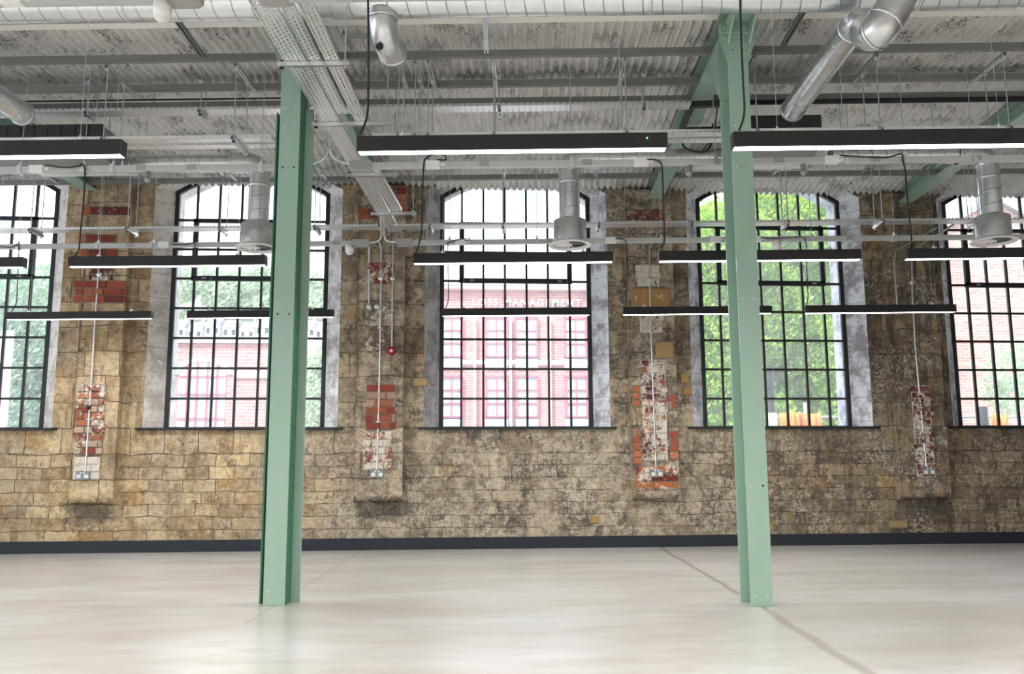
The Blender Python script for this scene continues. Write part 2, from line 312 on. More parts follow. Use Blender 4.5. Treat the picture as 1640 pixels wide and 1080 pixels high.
def wm(o):
    m = Matrix.Translation(o.location) @ o.rotation_euler.to_matrix().to_4x4()
    return wm(o.parent) @ m if o.parent else m
def tag(o, label, cat, group=None, kind=None):
    o['label'] = label; o['category'] = cat
    if group: o['group'] = group
    if kind: o['kind'] = kind
    return o
def thing(name, label, cat, loc=(0, 0, 0), rz=0, group=None):
    o = bpy.data.objects.new(name, None); col.objects.link(o); o.location = loc; o.rotation_euler = (0, 0, rz); o.empty_display_size = .05
    return tag(o, label, cat, group)
def struct(o, label=None, cat=None):
    o['kind'] = 'structure'
    if label: o['label'] = label
    if cat: o['category'] = cat
    return o
def copy_tree(o, parent=None):
    c = o.copy(); col.objects.link(c); c.parent = parent
    for ch in list(o.children): copy_tree(ch, c)
    return c
def smooth_path(pts, n=6):
    pts = [Vector(p) for p in pts]; P = [pts[0]]+pts+[pts[-1]]; out = []
    for i in range(1, len(P)-2):
        for k in range(n):
            t = k/n; a, b, c, d = P[i-1:i+3]
            out.append(.5*((2*b)+(c-a)*t+(2*a-5*b+4*c-d)*t*t+(3*b-a-3*c+d)*t**3))
    return out+[pts[-1]]
# ------------------------------------------------------------------ floor, walls
YF, YW, YO = 10.07, 10.25, 10.62        # inner wall face, window plane, outer face
ZS, ZT = 1.347, 4.15; WW = 1.809
WX = [-6.45, -3.315, -.1916, 2.931, 6.06]
XL, XR, YB = -13.0, 12.5, -4.5
b = MB(); b.box(((XL+XR)/2, (YO+YB)/2, -.1), (XR-XL, YO-YB, .2)); struct(b.build('floor', FLOOR), 'pale polished concrete floor with thin joints', 'floor')
SP = .171
def arc(x, rise, half, xc): return ZT+rise*(1-((x-xc)/half)**2)
b = MB(); TOPZ = 4.75
def facade(b, Y, sp, flip=1):
    b.cm = 0
    edges = []
    allx = [-10]+[v for x in [WX[0]-3.13]+WX+[WX[-1]+3.13] for v in (x-sp, x+WW+sp)]+[13]
    allx = [XL]+allx[1:-1]+[XR+.0]
    def q(x0, x1, z0, z1): b.add([(x0, Y, z0), (x1, Y, z0), (x1, Y, z1), (x0, Y, z1)], [(0, 1, 2, 3)])
    q(XL, XR, 0, ZS)
    for i in range(0, len(allx), 2): q(allx[i], allx[i+1], ZS, TOPZ)
    for i in range(1, len(allx)-1, 2):
        x0, x1 = allx[i], allx[i+1]; xc = (x0+x1)/2; h = (x1-x0)/2; n = 16
        for k in range(n):
            a = x0+(x1-x0)*k/n; c = x0+(x1-x0)*(k+1)/n
            b.add([(a, Y, arc(a, .3, h, xc)), (c, Y, arc(c, .3, h, xc)), (c, Y, TOPZ), (a, Y, TOPZ)], [(0, 1, 2, 3)])
facade(b, YF, SP); facade(b, YO, 0)
for x in [WX[0]-3.13]+WX+[WX[-1]+3.13]:
    b.cm = 1
    x0, x1 = x-SP, x+WW+SP; xc = (x0+x1)/2; n = 16
    b.add([(x0, YF, ZS), (x, YW, ZS), (x, YW, ZT), (x0, YF, ZT)], [(0, 1, 2, 3)]); b.add([(x1, YF, ZS), (x+WW, YW, ZS), (x+WW, YW, ZT), (x1, YF, ZT)], [(3, 2, 1, 0)])
    b.add([(x, YW, ZS), (x, YO, ZS), (x, YO, ZT), (x, YW, ZT)], [(0, 1, 2, 3)]); b.add([(x+WW, YW, ZS), (x+WW, YO, ZS), (x+WW, YO, ZT), (x+WW, YW, ZT)], [(3, 2, 1, 0)])
    b.add([(x0, YF, ZS), (x1, YF, ZS), (x+WW, YW, ZS), (x, YW, ZS)], [(0, 1, 2, 3)]); b.add([(x, YW, ZS), (x+WW, YW, ZS), (x+WW, YO, ZS), (x, YO, ZS)], [(0, 1, 2, 3)])
    for k in range(n):
        t0, t1 = k/n, (k+1)/n
        def P(t, Y):
            if Y == YF: X = x0+(x1-x0)*t; return (X, Y, arc(X, .3, (x1-x0)/2, xc))
            X = x+WW*t; return (X, Y, arc(X, .3, WW/2, xc))
        b.add([P(t0, YF), P(t1, YF), P(t1, YW), P(t0, YW)], [(3, 2, 1, 0)]); b.add([P(t0, YW), P(t1, YW), P(t1, YO), P(t0, YO)], [(3, 2, 1, 0)])
struct(b.build('wall_back', [STONE, REVEAL]), 'weathered sandstone wall with tall arched window openings', 'wall')
b = MB(); b.box((XR+.15, (YO+YB)/2, 2.3), (.3, YO-YB, 4.9)); struct(b.build('wall_right', STONE))
b = MB(); b.box(((XL+XR)/2, YB-.15, 2.3), (XR-XL, .3, 4.9)); struct(b.build('wall_front', simple('pale plaster', (.62, .59, .54), .9)))
b = MB(); b.box(((XL+XR)/2, YF-.012, .064), (XR-XL, .024, .128)); struct(b.build('baseboard_back', SKIRT, bevel=.003), 'blue-black skirting board along the stone wall', 'skirting board')
# ------------------------------------------------------------------ windows
PIT_Z = .3516
cols_x = [WW*k/7 for k in range(8)]
wn = ['leftmost window, cut off by the left edge of the photo', 'arched window second from left, behind the left green column', 'central arched window looking onto the lettered brick building', 'arched window right of centre, full of green tree', 'rightmost window looking onto a plain brick gable']
for wi, x in enumerate(WX):
    root = thing('window_%d' % (wi+1), 'tall black steel framed '+wn[wi], 'window', (x+WW/2, YW, ZS)); root['kind'] = 'structure'
    xc = x+WW/2
    b = MB(); fw = .05
    b.box((x+fw/2, YW+.02, (ZS+ZT)/2), (fw, .05, ZT-ZS)); b.box((x+WW-fw/2, YW+.02, (ZS+ZT)/2), (fw, .05, ZT-ZS)); b.box((xc, YW+.02, ZS+.014), (WW, .05, .028))
    for k in range(12):
        a0, a1 = x+WW*k/12, x+WW*(k+1)/12; z0, z1 = arc(a0, .3, WW/2, xc), arc(a1, .3, WW/2, xc)
        b.prism([(a0, YW-.005, z0-.05), (a1, YW-.005, z1-.05), (a1, YW-.005, z1), (a0, YW-.005, z0)], (0, .05, 0))
    b.build('window_frame', FRAME, root, bevel=.003)
    b = MB()
    for k in range(1, 7):
        X = x+cols_x[k]; z1 = arc(X, .3, WW/2, xc)-.03
        b.box((X, YW+.02, (ZS+z1)/2), (.024, .036, z1-ZS))
    for k in range(1, 8):
        zz = ZS+PIT_Z*k; b.box((xc, YW+.02, zz), (WW-.04, .034, .024))
    b.build('glazing_bars', FRAME, root)
    b = MB(); c0, c1 = x+cols_x[1], x+cols_x[6]; z0, z1 = ZS+5*PIT_Z, ZS+7*PIT_Z; t = .058
    b.box(((c0+c1)/2, YW, z0), (c1-c0+t, .05, t)); b.box(((c0+c1)/2, YW, z1-.01), (c1-c0+t, .05, t*.8)); b.box((c0, YW, (z0+z1)/2), (t, .05, z1-z0)); b.box((c1, YW, (z0+z1)/2), (t, .05, z1-z0))
    cs = b.build('casement', FRAME, root, bevel=.004)
    for X in (c0+.12, c1-.12):
        b = MB(); b.box((X, YW-.028, z0), (.05, .008, .018)); b.build('friction_stay', COUP, cs)
    b = MB(); n = 12; vs = [(x, YW+.025, ZS), (x+WW, YW+.025, ZS)]+[(x+WW-WW*k/n, YW+.025, arc(x+WW-WW*k/n, .3, WW/2, xc)) for k in range(n+1)]
    b.add(vs, [tuple(range(len(vs)))]); gl = b.build('glass', GLASS, root)
    b = MB(); b.box((xc, (YF-.05+YW)/2, ZS-.002), (WW+2*SP+.13, YW-YF+.05, .026)); b.build('window_sill', FRAME, root, bevel=.004)
# ------------------------------------------------------------------ pilasters with brick infill
def brick_patch(name, px0, px1, py0, py1, Y, mat, root, tones, bw=.215, bh=.065, gap=.013, jag=.03, skip=.0, mort=(.34, .30, .25)):
    a = at(px0, py0, Y=Y); c = at(px1, py1, Y=Y); x0, x1, z1, z0 = a.x, c.x, a.z, c.z; b = MB()
    b.ct = mort; b.box(((x0+x1)/2, Y-.002, (z0+z1)/2), (x1-x0+.01, .02, z1-z0+.01)); b2 = b
    nrow = max(1, round((z1-z0)/(bh+gap))); rh = (z1-z0)/nrow; ctrl = random.random()
    for r in range(nrow):
        z = z0+rh*(r+.5); xx = x0-(bw*.5 if r % 2 else random.uniform(0, .08))+random.uniform(-.02, .02)
        L0, L1 = x0+random.uniform(-jag, jag*.4), x1+random.uniform(-jag*.4, jag)
        while xx < L1:
            l = bw*random.choice((1, 1, .5, .9)); s, e = max(xx, L0), min(xx+l-gap, L1); xx += l
            if e-s < .03 or random.random() < skip: continue
            t = random.choice(tones); k = random.uniform(.8, 1.2); b.ct = tuple(v*k for v in t); d = random.uniform(.016, .03)
            b.box(((s+e)/2, Y-d/2-.004, z), (e-s, d, rh-gap))
    o = b.build(name, mat, root, tone=True, bevel=.004); return o
RT = [(.30, .062, .035), (.38, .10, .05), (.24, .05, .035), (.42, .15, .08)]
DT = [(.16, .03, .025), (.20, .04, .03), (.13, .03, .028)]
OT = [(.55, .20, .08), (.5, .16, .06), (.36, .09, .05)]
PP = [(116, 187, 806, 'first'), (568, 645, 803, 'second'), (1011, 1086, 799, 'third'), (1437, 1516, 798, 'fourth')]
PY = YF-.12
pilroots = []
for i, (a, c, yb, nm) in enumerate(PP):
    A = at(a, 705, Y=PY); C_ = at(c, 705, Y=PY); zb = at((a+c)/2, yb, Y=PY).z; x0, x1 = A.x, C_.x
    root = thing('trim_%d' % (i+1), 'stone pilaster with brick infill, %s from left, stopping short of the floor' % nm, 'pilaster', ((x0+x1)/2, YF, zb)); root['kind'] = 'structure'
    b = MB(); prof = [(YF, zb), (PY+.03, zb), (PY, zb+.05), (PY, 4.18), (YF, 4.18)]
    n = 1; b.prism([(x0, y, z) for y, z in prof], (x1-x0, 0, 0)); b.build('pilaster_shaft', PSTONE, root, bevel=.018)
    pilroots.append(root)
P1, P2, P3, P4 = pilroots
brick_patch('brick_infill', 127, 163, 617, 728, PY, BRICK_HALF, P1, RT+[(.5, .38, .28)], bw=.17, jag=.02, mort=(.25, .21, .17))
brick_patch('plaster_patch', 120, 158, 733, 768, PY, BRICK_WHITE, P1, [(.4, .3, .25)], jag=.02)
brick_patch('brick_infill', 122, 200, 450, 486, PY, BRICK_LIGHT, P1, RT); brick_patch('brick_infill', 132, 184, 376, 412, PY, BRICK_LIGHT, P1, RT); brick_patch('brick_infill', 134, 205, 331, 346, PY, BRICK_LIGHT, P1, DT+RT)
brick_patch('brick_infill', 143, 180, 430, 450, PY, BRICK_HALF, P1, DT)
brick_patch('brick_infill', 588, 632, 616, 688, PY, BRICK_LIGHT, P2, RT+[(.40, .26, .18)], jag=.012); brick_patch('brick_infill', 584, 626, 692, 752, PY, BRICK_WHITE, P2, RT, jag=.02)
brick_patch('brick_infill', 592, 628, 421, 456, PY, BRICK_HALF, P2, DT+RT); brick_patch('brick_infill', 590, 627, 490, 566, PY, BRICK_HALF, P2, [(.25, .18, .13), (.2, .13, .1)]); brick_patch('brick_infill', 577, 600, 335, 352, PY, BRICK_LIGHT, P2, RT)
brick_patch('brick_infill', 640, 652, 300, 345, PY, BRICK_LIGHT, P2, RT)
brick_patch('brick_infill', 1027, 1069, 577, 738, PY, BRICK_MORE, P3, RT+DT+DT, bw=.17, jag=.02, mort=(.62, .57, .5))
for r in ((1012, 1025, 618, 652), (1070, 1082, 632, 655), (1014, 1026, 688, 744), (1072, 1086, 690, 736)): brick_patch('brick_infill', *r, PY, BRICK_LIGHT, P3, OT, jag=.0)
brick_patch('brick_infill', 1017, 1085, 746, 784, PY, BRICK_HALF, P3, OT+RT); brick_patch('brick_infill', 1021, 1056, 425, 458, PY, BRICK_WHITE, P3, DT, bw=.1); brick_patch('brick_infill', 1025, 1060, 505, 532, PY, BRICK_WHITE, P3, DT, bw=.1)
brick_patch('brick_infill', 1006, 1060, 338, 355, PY, BRICK_HALF, P3, DT+RT)
for r, t in (((1051, 1079, 548, 574), (.48, .32, .14)),): brick_patch('stone_repair', *r, PY, BRICK_LIGHT, P3, [t], bw=.3, bh=.18)
brick_patch('stone_repair', 1012, 1074, 462, 492, PY, BRICK_LIGHT, P3, [(.42, .24, .09)], bw=.5, bh=.2, jag=0)
brick_patch('brick_infill', 1459, 1498, 618, 764, PY, BRICK_HALF, P4, DT, bw=.17, jag=.02, mort=(.55, .5, .44))
# repairs let into the wall face
for (r, t, nm) in (((946, 958, 828, 838), (.55, .33, .10), 'yellow brick set in the wall above the skirting, right of centre'), ((1424, 1452, 835, 846), (.46, .35, .17), 'buff brick set in the wall near the skirting, far right'),
                   ((1090, 1102, 599, 614), (.55, .33, .10), 'yellow stone repair right of third pilaster, upper of two'), ((1093, 1106, 620, 634), (.52, .30, .09), 'yellow stone repair right of third pilaster, lower of two'), ((662, 684, 606, 619), (.58, .42, .2), 'yellow stone repair beside the central window reveal')):
    o = brick_patch('repair_brick', *r, YF, BRICK_LIGHT, None, [t], bw=.5, bh=.2, jag=0); tag(o, nm, 'brick', 'stone and brick repairs in the wall face')
# ------------------------------------------------------------------ structural steel
colL = at(438, 971, z=0); colR = at(1221, 972, z=0); gL, gR = gg(colL), gg(colR)
bx = [gxg(168, 306, 9.9), gL[0], gR[0]+.0, gxg(1478, 318, 9.9)+.0]
BZ = 4.05
beam_n = ['far left', 'above the left column', 'above the right column', 'far right']
for i, g in enumerate(bx):
    p = G(g, 6.2, BZ); root = thing('steel_beam', 'pale green steel roof beam, '+beam_n[i]+', running to the stone wall', 'beam', p, ANG, 'green roof beams')
    b = MB(); ax = (GX, GY, Z); y0, y1 = 3.2, 9.97-(g*math.sin(ANG)); L = y1-y0; cy = (y0+y1)/2
    b.box(G(g, cy, BZ+.009), (.17, L, .018), ax); b.box(G(g, cy, BZ+.158), (.17, L, .014), ax); b.box(G(g, cy, BZ+.084), (.012, L, .14), ax); b.build('beam', GREEN, root)
    for k in range(14):
        for sgn in (-1, 1):
            if k % 2: continue
            q = G(g+sgn*.055, y0+.3+k*.48, BZ-.004)
            b = MB(); b.lathe(q, [(0, -.006), (.009, -.004), (.012, .004)], 8); b.build('rivet', GREEN, root)
def column(g, label, left):
    gx, gy = g; root = thing('steel_column', label, 'column', G(gx, gy+.1, 0), ANG, 'green steel columns'); ax = (GX, GY, Z)
    W, D = .146, .20
    top = BZ
    b = MB(); b.box(G(gx, gy+.007, top/2), (W, .014, top), ax); b.build('front_flange', GREEN, root, bevel=.002)
    if left:
        b = MB(); b.box(G(gx-.064, gy+.09, top/2), (.012, .152, top), ax); b.box(G(gx+.064, gy+.09, top/2), (.012, .152, top), ax); b.build('web', GREEN_D, root)['label'] = 'darker green riveted web'  # web and edge plate get a deeper green than the flanges
        b = MB(); b.box(G(gx+.008, gy+.174, 1.78), (.246, .014, 3.56), ax); b.build('rear_flange', GREEN, root, bevel=.002)
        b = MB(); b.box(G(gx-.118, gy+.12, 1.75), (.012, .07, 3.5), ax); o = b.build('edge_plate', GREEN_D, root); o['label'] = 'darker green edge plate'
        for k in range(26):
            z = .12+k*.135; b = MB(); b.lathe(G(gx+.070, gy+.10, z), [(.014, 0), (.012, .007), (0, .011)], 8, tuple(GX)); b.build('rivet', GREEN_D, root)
    else:
        b = MB(); b.box(G(gx, gy+D/2, top/2), (.014, D-.02, top), ax); b.build('web', GREEN, root)
        b = MB(); b.box(G(gx-.012, gy+D, top/2), (W+.02, .014, top), ax); b.build('rear_flange', GREEN, root, bevel=.002)
    zz = [.09, 3.05, 3.35, 3.5] if left else [.06, .78, 1.9, 2.05, 3.0, 3.3, 3.6]
    if left: zz += [1.98]
    for z in zz:
        for s in (-1, 1):
            b = MB(); b.lathe(G(gx+s*.04, gy, z), [(.008, 0), (.007, .003), (0, .004)], 8, tuple(-GY)); b.build('bolt', DARKBOX if z in (1.98, 3.05) or (z == .78 and s > 0) else RODM, root)
    # head: tapered cap plate and side gussets
    b = MB(); poly = [(-.125, top), (.125, top), (.125, top-.12), (.075, top-.26), (-.075, top-.26), (-.125, top-.12)]
    b.prism([G(gx+x, gy-.016, z) for x, z in poly], GY*.014); b.box(G(gx, gy-.03, top-.035), (.26, .04, .07), ax); b.build('head_plate', GREEN, root, bevel=.002)
    for s in (-1, 1):
        b = MB(); y = gy+(.21 if not left else .185)
        b.prism([G(gx+s*.07, y, top), G(gx+s*.07, y+.5, top), G(gx+s*.07, y+.36, top-.1), G(gx+s*.07, y, top-.5)], GX*.012*s); b.build('haunch_gusset', GREEN, root)
        b = MB(); b.prism([G(gx+s*.07, gy-.05, top), G(gx+s*.07, gy-.32, top), G(gx+s*.07, gy-.05, top-.16)], GX*.012*s); b.build('haunch_gusset', GREEN, root)
    b = MB(); b.prism([G(gx-.08, gy+.17, top-.5), G(gx-.08, gy+.53, top-.1), G(gx-.08, gy+.67, top-.0), G(gx-.08, gy+.67, top-.014), G(gx-.08, gy+.53, top-.114), G(gx-.08, gy+.17, top-.52)], GX*.16); b.build('haunch_flange', GREEN, root)
    for z in (top-.09, top-.035, top-.2):
        for s in (-1, 1):
            for q in ((.09, .04) if z > top-.15 else (.05,)):
                b = MB(); b.lathe(G(gx+s*q, gy-(.016 if z < top-.07 else .05), z), [(.014, 0), (.011, .007), (0, .01)], 10, tuple(-GY)); b.build('rivet', GREEN, root)
column(gL, 'pale green riveted steel column, left one, with a darker edge strip', True)
column(gR, 'pale green steel column, right one, with bolts up its face', False)
# ------------------------------------------------------------------ ceiling: corrugated sheet, purlins, boards
pur_y = [(82, 4.12), (127, 4.12), (156, 4.12), (291, 4.14)]
pgy = [gyz(820, y, 4.12) for y in (79, 127, 156)]+[9.35]
extra = [gyz(820, 20, 4.12), 8.2]
CZ = 4.262
brk = sorted([3.0, 4.6]+[extra[0]]+pgy+[extra[1]]+[10.9])
b = MB(); rows = []
for i in range(len(brk)-1):
    n = 7
    for k in range(n): t = k/n; rows.append((brk[i]+(brk[i+1]-brk[i])*t, math.sin(math.pi*t)*min(.045, .05*(brk[i+1]-brk[i]))))
rows.append((brk[-1], 0)); NX = int(19.5/.075*7); xs = [-8.5+k*.075/7 for k in range(NX)]
vs = []; fs = []
for gy, dz in rows:
    for x in xs:
        p = G(x, gy, CZ+dz*.6+0.022*math.sin(x/.075*2*math.pi))
        if p.y > YF+.02: p -= GY*((p.y-YF-.02)/GY.y)
        p.z -= .07*max(0, min(1, (p.y-9.1)/.95))
        vs.append(p)
for i in range(len(rows)-1):
    o = i*NX; fs += [(o+k, o+NX+k, o+NX+k+1, o+k+1) for k in range(NX-1)]
b.add(vs, fs, True); b.v = [v for v in b.v]
struct(b.build('ceiling', SHEET), 'painted corrugated metal ceiling with pitted flaking paint', 'ceiling')
b = MB(); b.box(((XL+XR)/2, (YO+YB)/2, 4.6), (XR-XL+.6, YO-YB+.6, .3)); struct(b.build('ceiling_slab', LGREY)); 
b = MB()
edges = [-8.3]+bx+[10.5]
# purlin lengths between beams
bayn = ['far left bay', 'bay left of the left column', 'bay between the columns', 'bay right of the right column', 'far right bay']
pn = ['nearest', 'second', 'third', 'one over the window heads']
for j, gy in enumerate(pgy):
    for i in range(5):
        x0 = edges[i]+(.0 if i == 0 else .012); x1 = edges[i+1]-(.0 if i == 4 else .012)
        b = MB(); h = .065
        b.box(G((x0+x1)/2, gy, 4.0925), (x1-x0, .006, .05), (GX, GY, Z)); b.box(G((x0+x1)/2, gy+.02, 4.068), (x1-x0, .04, .007), (GX, GY, Z)); b.box(G((x0+x1)/2, gy+.02, 4.116), (x1-x0, .04, .007), (GX, GY, Z))
        o = b.build('purlin', GREYP, loc=G((x0+x1)/2, gy, 4.07), rz=ANG); tag(o, 'grey steel purlin, %s, %s' % (pn[j] if j else 'nearest of those under the corrugated sheet', bayn[i]), 'purlin', 'purlins under the roof sheet')
tr = 5
for (ya, yb_) in ((27, 39), (132, 141)):
    g0, g1 = gyz(820, ya, 4.17), gyz(820, yb_, 4.17); g0, g1 = min(g0, g1), max(g0, g1)
    for i in range(5):
        x0, x1 = edges[i]+.1, edges[i+1]-.1; b = MB(); b.box(G((x0+x1)/2, (g0+g1)/2, 4.19), (x1-x0, g1-g0, .02), (GX, GY, Z))
        struct(b.build('trim_%d' % tr, BEIGE, loc=G((x0+x1)/2, (g0+g1)/2, 4.18), rz=ANG)); tr += 1
# ------------------------------------------------------------------ pendant lights
RG = [4.0704, 6.4359, 8.7729]; HZ = .92+1.508; LL = 1.5
LX = {0: [-3.4769, -.829, .9849, 2.9], 1: [-5.2, -3.4856, -.8702, .972, 2.8032, 4.7], 2: [-5.3613, -3.4924, -.8869, .9466, 2.7831, 4.7]}
def pendant():
    root = thing('pendant_light', '', 'light', (0, 0, 0), 0, 'black linear pendant lights')
    W, H = .064, .072
    b = MB(); b.box((.75, 0, H/2+.004), (1.488, W, H)); b.box((.75, -W/2+.003, .002), (1.488, .006, .008)); b.box((.75, W/2-.003, .002), (1.488, .006, .008)); b.build('housing', BLACK, root, bevel=.003)
    b = MB(); b.box((.75, 0, .002), (1.482, W-.012, .006)); b.build('diffuser', LED, root)
    for x in (.003, 1.497):
        b = MB(); b.box((x, 0, H/2+.001), (.006, W, H+.004)); b.build('end_cap', DARKBOX, root)
    for x in (.22, 1.28):
        b = MB(); b.box((x, 0, H+.012), (.03, .02, .016)); b.tube([(x, 0, H+.01), (x, 0, H+.035)], .006, 8); b.build('suspension_clip', RODM, root)
        b = MB(); b.tube([(x, 0, H+.03), (x, 0, 3.18-HZ)], .0011, 5); b.build('suspension_wire', RODM, root)
    return root
proto = pendant(); first = True
LN = {0: ['cut off by the left edge of the photo, nearest row', 'nearest row, between the two green columns', 'nearest row, crossing in front of the right column', 'nearest row, beyond the right edge'],
      1: ['middle row, only its right end showing at the left edge', 'middle row, before the first pilaster and second window', 'middle row, across the central window', 'middle row, passing behind the right column', 'middle row, cut off by the right edge', 'middle row, out beyond the right edge'],
      2: ['farthest row, across the first pilaster', 'farthest row, behind the left column', 'farthest row, inside the outline of the central window', 'farthest row, behind the right column across the third pilaster', 'farthest row, across the fourth pilaster', 'farthest row, beyond the right edge']}
pend = []
for r in (0, 1, 2):
    for i, gx in enumerate(LX[r]):
        if (r, i) in ((0, 3), (1, 5), (2, 5)): continue
        if r == 1 and i == 0: gx = gxg(39, 430, RG[1])-1.5
        o = proto if first else copy_tree(proto); first = False
        o.location = G(gx, RG[r], HZ); o.rotation_euler = (0, 0, ANG); o['label'] = 'black linear pendant light, '+LN[r][i]; pend.append((r, i, o, gx))
b = MB(); b.box(G(-.829+1.4, RG[0]-.039, HZ+.045), (.006, .004, .006), (GX, GY, Z)); gl_ = b.build('indicator_light', GLED, pend[1][2]); gl_['label'] = 'tiny green indicator light'
def lamp(gx, gy, e):
    l = bpy.data.lights.new('pendant and fill glow', 'AREA'); l.shape = 'RECTANGLE'; l.size = 1.48; l.size_y = .07; l.energy = e; l.color = (1, .97, .93); l.spread = 2.9
    o = bpy.data.objects.new('pendant_and_fill_glow', l); col.objects.link(o); o.location = G(gx+.75, gy, HZ-.012); o.rotation_euler = (0, 0, ANG)
for r, i, o, gx in pend: lamp(gx, RG[r], LAMP_W*.55)
for gy in (1.7, -.65, -2.9):                 # unseen lamp rows without fittings, added behind the camera to lift room light
    for k in range(-4, 5): lamp(k*2.0, gy, LAMP_W*1.2)
# ------------------------------------------------------------------ lighting trunking with tap-off boxes and cables
TZ = 3.2
ax = (GX, GY, Z)
def trunk(r, gx0, gx1, label, coup, taps, boxes):
    TZ = 3.25 if r == 0 else 3.2
    gy = RG[r]; root = thing('lighting_trunking', label, 'trunking', G((gx0+gx1)/2, gy, TZ-.02), ANG, 'white lighting trunking runs')
    b = MB(); b.box(G((gx0+gx1)/2, gy, TZ), (gx1-gx0, .05, .046), ax); b.box(G((gx0+gx1)/2, gy, TZ-.024), (gx1-gx0, .036, .006), ax); b.build('channel', TRUNK, root, bevel=.003)
    for x in coup:
        b = MB(); b.box(G(x, gy, TZ+.002), (.075, .054, .046), ax); b.build('coupler', COUP, root)
    for x in taps:
        b = MB(); b.box(G(x, gy-.012, TZ+.0), (.11, .06, .058), ax); b.box(G(x+.07, gy-.012, TZ-.0), (.05, .03, .03), ax); b.build('tap_off_box', WHITE, root, bevel=.005)
    for x in boxes:
        b = MB(); poly = [(-.085, -.018), (-.065, -.031), (.065, -.031), (.085, -.018), (.085, .018), (.065, .031), (-.065, .031), (-.085, .018)]
        b.prism([G(x+u, gy-.04, TZ+v) for u, v in poly], GY*.08); o = b.build('end_box', COUP, root, bevel=.004); o['label'] = 'grey end box'
    return root
def X(px, py, r): return gxg(px, py, RG[r])
trunk(0, -6, X(300, 5, 0), 'white lighting trunking along the top left edge of the photo', [], [X(22, 6, 0)], [X(300, 5, 0)-.02])
trunk(0, X(440, 2, 0), 6, 'white lighting trunking along the top edge right of the left column', [], [], [X(440, 2, 0)])
trunk(1, -6.5, X(470, 262, 1), 'white lighting trunking of the middle row, left length', [X(x, 264, 1) for x in (228, 309)], [X(62, 266, 1)], [])
trunk(1, X(580, 262, 1), 7.2, 'white lighting trunking of the middle row, long right length', [X(x, 258, 1) for x in (776, 940, 1246, 1400, 1562)], [X(x, 256, 1) for x in (694, 1026, 1330)], [X(580, 262, 1)])
trunk(2, -7.5, X(578, 389, 2), 'white lighting trunking of the farthest row, left length', [X(x, 391, 2) for x in (210, 540)], [X(x, 391, 2) for x in (264,)], [X(578, 389, 2)])
trunk(2, X(649, 388, 2), 8.5, 'white lighting trunking of the farthest row, long right length', [X(x, 384, 2) for x in (880, 1160, 1360)], [X(x, 384, 2) for x in (738, 978, 1145, 1210)], [X(649, 388, 2)])
def cable(label, pts, r=.006):
    b = MB(); b.tube(smooth_path(pts), r, 8); loc = Vector(pts[0]); o = b.build('power_cable', CABLE, loc=loc); tag(o, label, 'cable', 'black power cables feeding the pendant lights'); return o
def pc(r, lst, dy=0): return [at(x, y, g=RG[r]+dy) for x, y in lst]
cable('black power cable hanging down to the light before the second window', pc(1, [(72, 264), (100, 268), (125, 266), (132, 262), (136, 275), (134, 320), (129, 370), (126, 400), (118, 412)], -.04))
cable('black power cable looping off the trunking to the central window light', pc(1, [(700, 256), (714, 256), (712, 249), (698, 247), (684, 252), (679, 262), (677, 300), (675, 370), (668, 400), (664, 406)], -.04))
cable('black power cable dropping to the light behind the right column', pc(1, [(1036, 255), (1050, 256), (1059, 262), (1061, 280), (1063, 340), (1064, 385), (1058, 398)], -.04))
cable('black power cable dropping before the fourth pilaster', pc(1, [(1345, 249), (1380, 251), (1420, 252), (1443, 247), (1446, 258), (1450, 275), (1453, 320), (1460, 385), (1457, 399)], -.04))
cable('long black power cable down from top edge to the nearest middle light', [at(589, -14, g=RG[0]-.02), at(590, 40, g=RG[0]-.02), at(590, 120, g=RG[0]-.02), at(588, 185, g=RG[0]-.02), at(576, 215, g=RG[0]-.02)], .0055)
cable('long black power cable hanging in front of the right column head', [at(1185, -14, g=RG[0]-.02), at(1187, 60, g=RG[0]-.02), at(1190, 130, g=RG[0]-.02), at(1192, 180, g=RG[0]-.02), at(1184, 209, g=RG[0]-.02)], .0055)
cable('black power cable down to the far light before the first pilaster', pc(2, [(0, 395), (18, 396), (28, 392), (30, 402), (28, 450), (26, 485), (18, 500)], -.04), .005)
cable('black power cable from the far trunking to the second far light', pc(2, [(272, 391), (296, 392), (312, 389), (312, 400), (312, 470), (310, 488), (306, 500)], -.04), .005)
cable('black power cable down the left of the central window', pc(2, [(744, 385), (752, 384), (748, 382), (720, 388), (717, 395), (718, 440), (718, 480), (713, 494)], -.04), .005)
cable('black power cable down to the far light over the third pilaster', pc(2, [(986, 383), (996, 383), (1003, 390), (1004, 430), (1004, 470), (1002, 490), (999, 495)], -.04), .005)
cable('black power cable down inside the fourth window', pc(2, [(1218, 381), (1240, 382), (1275, 380), (1290, 385), (1292, 430), (1294, 475), (1291, 489)], -.04), .005)
def rod_set(r, pxs, ytop, txt):
    for n, px in enumerate(pxs):
        x = X(px, 260 if r == 1 else 388, r); gy = RG[r]
        root = thing('hanger_rod', 'thin steel hanger rod holding the %s trunking, number %s from the left' % (txt, ['one', 'two', 'three', 'four', 'five', 'six', 'seven', 'eight', 'nine', 'ten'][n]), 'rod', G(x, gy, TZ), ANG, 'hanger rods of the trunking')
        b = MB(); b.tube([G(x, gy, TZ+.03), G(x, gy, 4.23)], .003, 6); b.build('rod', RODM, root)
        b = MB(); b.box(G(x, gy, TZ), (.03, .062, .064), ax); b.box(G(x, gy, TZ+.045), (.016, .016, .03), ax); b.build('clamp', RODM, root)
rod_set(1, [34, 135, 182, 419, 675, 915, 1146, 1354, 1450, 1560], 0, 'middle')
rod_set(2, [30, 157, 245, 418, 720, 860, 1059, 1300, 1433, 1560], 0, 'farthest')
